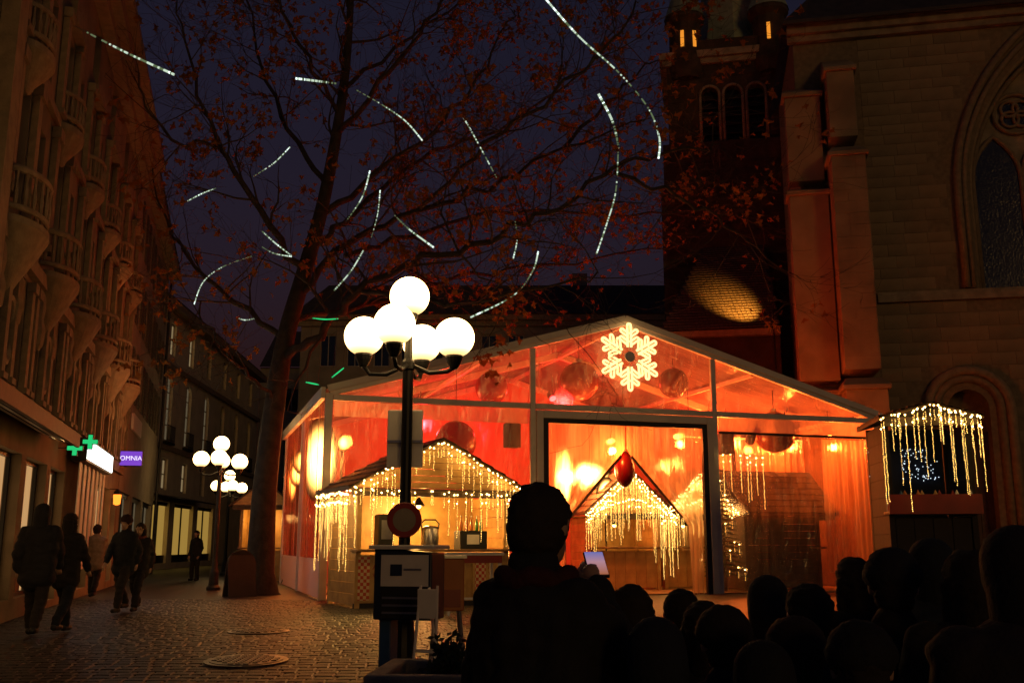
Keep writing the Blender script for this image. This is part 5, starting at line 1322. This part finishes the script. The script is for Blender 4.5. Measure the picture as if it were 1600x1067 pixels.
MB().lathe([(.03,-.2),(.1,-.17),(.12,.1),(.05,.18)], (0,0,0), 8).build('glass', glow('orange_lantern', (1,.22,.02), 2.6), olo); MB().lathe([(.13,.1),(.09,.2),(.02,.26)], (0,0,0), 8).build('cap', M['iron'], olo); MB().beam((0,0,.25),(-.9,.0,.3),.02,.02).build('bracket', M['iron'], olo)

# ================================================================== PEOPLE
tmp_scene = bpy.data.scenes.new('remesh_work')
def fuse(mb, name, vox, mt, parent, sm=2):
    me = mb.mesh(name+'_raw'); o = bpy.data.objects.new(name+'_raw', me); tmp_scene.collection.objects.link(o)
    r = o.modifiers.new('r','REMESH'); r.mode = 'VOXEL'; r.voxel_size = vox; r.use_smooth_shade = True
    s = o.modifiers.new('s','SMOOTH'); s.factor = .5; s.iterations = sm
    vl = tmp_scene.view_layers[0]; vl.update(); dg = vl.depsgraph
    m2 = bpy.data.meshes.new_from_object(o.evaluated_get(dg)); m2.name = name
    bpy.data.objects.remove(o); bpy.data.meshes.remove(me)
    if name in ('jacket','trousers','hair','woolly_hat'):
        from mathutils import noise
        amp, fq = {'jacket':(.020,6.5),'trousers':(.014,8),'hair':(.010,26),'woolly_hat':(.006,40)}[name]; off = Vector((random.random()*50,0,0))
        nrm = [v.normal.copy() for v in m2.vertices]
        for v, n_ in zip(m2.vertices, nrm):
            q = Vector((v.co.x*fq, v.co.y*fq, v.co.z*fq*1.9))+off; v.co += n_*amp*(noise.noise(q)+.5*noise.noise(q*2.3)+.7)
        m2.update()
    m2.materials.clear(); m2.materials.append(mt); m2.polygons.foreach_set('use_smooth', [True]*len(m2.polygons))
    return put(name, m2, parent)
CL = {}
def cloth(c):
    if c not in CL: CL[c] = mat('cloth_%d' % len(CL), c, .9, 0, .25, 14, .3, 60)
    return CL[c]
def person(label, x, y_, h, face, pose='stand', coat=(.012,.012,.014), legs=(.01,.01,.013), hair=(.02,.013,.008), vox=.02, hat=None, bald=False, scarf=None, girth=1.0, long_hair=False, z=None, lean=0, group=None, hood=False):
    s = h/1.76; t = thing('person', label, 'person', (x,y_,gz(y_) if z is None else z), R(face), group); t.scale = (s,s,s)
    V = Vector; g_ = girth
    hipz = .93; sw = .165*g_
    step = .0
    if pose == 'walk': ankL, ankR = V((-.09,.28,.12)), V((.09,-.30,.17)); kL, kR = V((-.09,.20,.52)), V((.09,-.04,.50))
    else: ankL, ankR = V((-.11,.0,.09)), V((.11,.03,.09)); kL, kR = V((-.10,.03,.50)), V((.10,.05,.50))
    hL, hR = V((-.09,0,hipz)), V((.09,0,hipz)); chest = V((0,.0,1.28)); neck = V((0,.0,1.49)); head = V((0,.03,1.635))
    shL, shR = V((-sw,0,1.405)), V((sw,0,1.405))
    if pose == 'phone':   eL, wL = V((-.24,.02,1.14)), V((-.20,.20,.98)); eR, wR = V((.17,.27,1.20)), V((-.04,.43,1.43))
    elif pose == 'walk':  eL, wL = V((-.23,-.13,1.13)), V((-.23,-.05,.90)); eR, wR = V((.23,.11,1.13)), V((.22,.25,.93))
    elif pose == 'drink': eL, wL = V((-.24,.0,1.13)), V((-.24,.08,.88)); eR, wR = V((.24,.12,1.13)), V((.12,.34,1.22))
    else:                 eL, wL = V((-.23,-.02,1.13)), V((-.21,.10,.88)); eR, wR = V((.23,-.02,1.13)), V((.21,.10,.88))
    b = MB(); C = b.capsule
    # head with jaw, nose, brow, ears
    C(head+V((0,-.012,.02)), head+V((0,.012,.03)), .092, .088, 16); C(head+V((0,.035,-.055)), head+V((0,.045,-.075)), .062, .052); C(head+V((0,.098,.0)), head+V((0,.116,-.03)), .012, .018, 8)
    C(head+V((-.04,.085,.03)), head+V((.04,.085,.03)), .018, .018, 8); C(head+V((-.025,.092,-.065)), head+V((.025,.092,-.065)), .012, .012, 8)
    for sx in (-1,1): C(head+V((sx*.09,-.005,.015)), head+V((sx*.094,-.01,-.025)), .018, .012, 8)
    C(V((0,-.02,1.42)), V((0,.0,1.56)), .062, .056); C(V((0,.01,1.1)), V((0,.005,1.34)), .085, .085); C(hL, kL, .075, .052); C(hR, kR, .075, .052); C(kL, ankL, .05, .036); C(kR, ankR, .05, .036)
    C(V((-.06,0,.98)), V((.06,0,.98)), .11, .11); C(V((0,0,.98)), V((0,0,1.15)), .11, .11)
    for a_, sh_, e_, w_ in ((-1,shL,eL,wL),(1,shR,eR,wR)):
        C(V((0,0,1.39)), sh_, .055, .045); C(sh_, e_, .043, .036); C(e_, w_, .036, .027); C(sh_+V((0,0,-.03)), V((a_*.07,0,1.2)), .05, .06)
        d = (w_-e_).normalized(); palm = w_+d*.075; sd = V((1,0,0)); 
        C(w_, palm, .027, .033); up_ = d.cross(sd).normalized()
        for k in range(4):
            base = palm+sd*((k-1.5)*.02); curl = (d*.8+up_*-.5*(1 if pose != 'phone' or a_ < 0 else -1)).normalized(); L_ = (.036,.042,.04,.03)[k]
            m_ = base+d*L_; C(base, m_, .0095, .009, 8); C(m_, m_+curl*L_*.9, .009, .0075, 8)
        th_ = w_+d*.03+sd*(-a_*.03); C(th_, th_+(d*.7-sd*a_*.6).normalized()*.045, .012, .010, 8); C(th_+(d*.7-sd*a_*.6).normalized()*.045, th_+(d*.95-sd*a_*.5).normalized()*.075, .010, .008, 8)
    fuse(b, 'body', vox if vox < .012 else .014, M['skin'], t)
    j = MB(); C = j.capsule
    for dx in (-.085,.085): C(V((dx*g_,0,.86)), V((dx*1.1*g_,-.005,1.34)), .125*g_, .115*g_)
    C(V((-.06,0,.80)), V((.06,0,.80)), .15*g_, .15*g_); C(V((0,.01,.95)), V((0,-.005,1.32)), .15*g_, .145*g_); C(V((-.05,-.01,1.36)), V((.05,-.01,1.36)), .125*g_, .125*g_); C(V((0,-.015,1.40)), V((0,-.012,1.485)), .105, .082)
    for a_, sh_, e_, w_ in ((-1,shL,eL,wL),(1,shR,eR,wR)):
        C(V((0,-.005,1.42)), sh_+V((0,0,-.012)), .088, .07); C(sh_, e_, .07*g_, .058*g_); C(e_, e_.lerp(w_,.93), .058*g_, .045*g_); C(sh_+V((0,0,-.06)), V((a_*.10,0,1.10)), .075, .11)
    fuse(j, 'jacket', vox, cloth(coat), t)
    l_ = MB(); C = l_.capsule
    C(hL, kL, .105, .075); C(hR, kR, .105, .075); C(kL, ankL+V((0,0,.03)), .074, .062); C(kR, ankR+V((0,0,.03)), .074, .062); C(V((-.07,0,.92)), V((.07,0,.92)), .12, .12)
    fuse(l_, 'trousers', vox, cloth(legs), t)
    f_ = MB(); C = f_.capsule
    for a_ in (ankL, ankR): C(a_+V((0,-.04,-.04)), a_+V((0,.13,-.048)), .05, .042); C(a_+V((0,-.01,.0)), a_+V((0,.02,-.03)), .05, .05); fuse(f_, 'shoe', .015, M['black_rubber'], t); f_ = MB(); C = f_.capsule
    hcol = cloth(hair)
    hr_ = MB(); C = hr_.capsule
    if not bald:
        C(head+V((0,-.025,.04)), head+V((0,.0,.05)), .094, .091, 14); C(head+V((0,-.035,-.03)), head+V((0,-.03,.02)), .078, .088, 12)
        if long_hair: C(head+V((0,-.05,0)), head+V((0,-.07,-.16)), .092, .085); C(head+V((-.07,-.02,0)), head+V((-.08,-.02,-.15)), .04, .035); C(head+V((.07,-.02,0)), head+V((.08,-.02,-.15)), .04, .035)
    else: C(head+V((0,-.03,-.015)), head+V((0,-.012,.035)), .092, .096, 14)
    fuse(hr_, 'hair', .012, hcol, t)
    if hat:
        q = MB(); q.sphere(head+V((0,-.01,.06)), .112, 16, 10, .95); q.lathe([(.108,.03),(.118,.05),(.118,.075),(.108,.095)], head+V((0,-.01,-.01)), 16); fuse(q, 'woolly_hat', .012, cloth(hat), t)
    if hood:
        q = MB(); q.capsule(head+V((0,-.035,-.01)), head+V((0,-.02,.045)), .115, .112, 14); q.capsule(head+V((0,-.05,-.14)), head+V((0,-.05,-.03)), .11, .115, 14); q.capsule(head+V((0,-.10,.03)), head+V((0,-.05,.02)), .05, .09, 10); fuse(q, 'hood', .014, cloth(coat), t)
    if scarf:
        q = MB(); q.tube([V((.105*math.cos(a*math.pi/8),.105*math.sin(a*math.pi/8)*.95,1.475+.012*math.sin(a*2))) for a in range(17)], .036, 8); fuse(q, 'scarf', .012, cloth(scarf), t)
    for sx in (-.034,.034): MB().sphere(head+V((sx,.093,.012)), .009, 8, 6).build('eye', M['wood_dark'], t)
    return t
dk = [(.012,.012,.014),(.02,.015,.012),(.012,.016,.024),(.025,.02,.018),(.016,.012,.016)]
man = person('man seen from behind in a dark coat, raising a phone, in the foreground', P(838,850,3.35).x, 3.35, 1.84, -36, 'phone', vox=.011, girth=.92, bald=True, scarf=(.06,.006,.005), hair=(.03,.02,.014), coat=(.014,.013,.014))
def screen_mat():
    m = glow('phone_screen', (.5,.4,.9), .5); n, l = m.node_tree.nodes, m.node_tree.links; e = [q for q in n if q.type == 'EMISSION'][0]
    tc = n.new('ShaderNodeTexCoord'); sx = n.new('ShaderNodeSeparateXYZ'); mr = n.new('ShaderNodeMapRange'); mr.inputs['From Min'].default_value = -.07; mr.inputs['From Max'].default_value = .07
    cr = n.new('ShaderNodeValToRGB'); cr.color_ramp.elements[0].color = (.75,.25,.12,1); cr.color_ramp.elements[1].color = (.30,.32,.85,1); el = cr.color_ramp.elements.new(.55); el.color = (.85,.45,.55,1)
    l.new(tc.outputs['Object'], sx.inputs[0]); l.new(sx.outputs['Z'], mr.inputs['Value']); l.new(mr.outputs['Result'], cr.inputs['Fac']); l.new(cr.outputs['Color'], e.inputs['Color']); return m
# phone in his raised hand, landscape against the sky of lights
hp = Vector((P(838,850,3.35).x, 3.35, gz(3.35))) + (Matrix.Rotation(R(-36),3,'Z') @ Vector((-.04,.43,1.43)))*(1.84/1.76) + Vector((.005,.085,.085))
ph = thing('phone', 'lit phone held up by the man in the foreground', 'phone', hp, R(4)); ph.rotation_euler = (R(-56),0,R(6))
MB().cbox((0,.005,0),.078,.009,.155,.003).build('case', M['black_rubber'], ph); MB().box(-.035,.035,-.003,-.0012,-.07,.07).build('screen', screen_mat(), ph)
crowd = [ # px, depth, height, facing, pose, label, extras
 (985,3.9,1.52,6,'stand','woman with long hair standing right of the man with the phone',dict(long_hair=True)),
 (1062,4.6,1.47,-8,'drink','person in a dark coat standing before the entrance, seen from behind',dict()),
 (1128,3.5,1.45,9,'stand','shorter person with a woolly hat, third from the man with the phone',dict(hat=(.02,.014,.014))),
 (1196,4.7,1.52,-10,'drink','person in a dark jacket before the right front wall of the marquee',dict(hood=True)),
 (1262,3.8,1.53,10,'stand','broad person in a dark padded coat before the marquee drapes',dict(girth=1.25)),
 (1335,5.0,1.60,12,'stand','dark-coated person standing under the marquee corner',dict(long_hair=True)),
 (1392,3.9,1.64,-12,'drink','person with a woolly hat, left of the group before the toy stall',dict(hat=(.014,.014,.02))),
 (1456,4.6,1.69,15,'stand','tall hooded person in the group before the toy stall',dict(girth=1.15,hood=True)),
 (1515,3.6,1.66,-8,'stand','person with long hair before the toy stall, seen from behind',dict(long_hair=True,girth=1.2)),
 (1592,2.9,1.72,6,'stand','nearest dark hooded figure at the right edge of the picture',dict(girth=1.25,hood=True)),
 (1185,2.9,1.40,0,'stand','short hooded figure low in the foreground below the fir tree',dict(girth=1.2,hood=True)),
 (1335,2.8,1.45,-10,'stand','short figure with a woolly hat low in the foreground right',dict(hat=(.01,.01,.012),girth=1.2)),
 (1022,3.1,1.45,4,'stand','hooded figure close behind the long-haired woman, right of her',dict(hood=True,girth=1.1)),
 (1096,3.9,1.46,-6,'stand','person with long hair between the woolly hat and the entrance',dict(long_hair=True)),
 (1238,3.1,1.44,8,'stand','low figure with a woolly hat before the marquee drapes',dict(hat=(.02,.01,.01),girth=1.15)),
 (930,5.6,1.46,0,'stand','person half hidden behind the raised phone',dict()),
]
for i, (px, Y, h, f, ps, lb, kw) in enumerate(crowd):
    person(lb, P(px,850,Y).x, Y, h*.975, f, ps, coat=dk[i%5], legs=dk[(i+2)%5], vox=.018, group='crowd before the marquee', **kw)
walk = [
 (62,14.0,1.78,12,'walk','pedestrian in a long dark coat walking at the far left',dict(girth=1.1,hood=True)),
 (106,14.6,1.68,-6,'walk','second pedestrian at the far left, behind the first',dict(long_hair=True)),
 (196,19.0,1.76,170,'walk','left one of a couple walking under the purple sign',dict(hat=(.03,.012,.01))),
 (219,19.4,1.64,178,'walk','right one of a couple walking under the purple sign',dict(long_hair=True,scarf=(.2,.05,.03))),
 (150,24.0,1.70,10,'walk','pedestrian with a pale jacket near the white lit sign',dict()),
 (307,36.0,1.72,160,'stand','distant figure standing left of the middle street lamp',dict()),
]
for i, (px, Y, h, f, ps, lb, kw) in enumerate(walk):
    person(lb, P(px,850,Y).x, Y, h, f, ps, coat=(.3,.24,.17) if i == 4 else dk[i%5], legs=dk[(i+1)%5], vox=.022, group='people walking in the street', **kw)
ins = [(1236,1.3,'person in a red jacket inside the marquee behind the drapes',(.3,.03,.02),-120,12.3),(1300,1.6,'person in an orange jacket inside the marquee near its right end',(.35,.14,.05),150,13.6),(860,2.6,'person in a brown coat inside the marquee entrance',(.15,.07,.03),-150,6.3)]
for px, yl, lb, c_, f, xl in ins:
    p = TWp(xl,yl,0); person(lb, p.x, p.y, 1.75, f, 'drink', coat=c_, z=.032, vox=.022, group='people inside the marquee')
bpy.data.scenes.remove(tmp_scene)
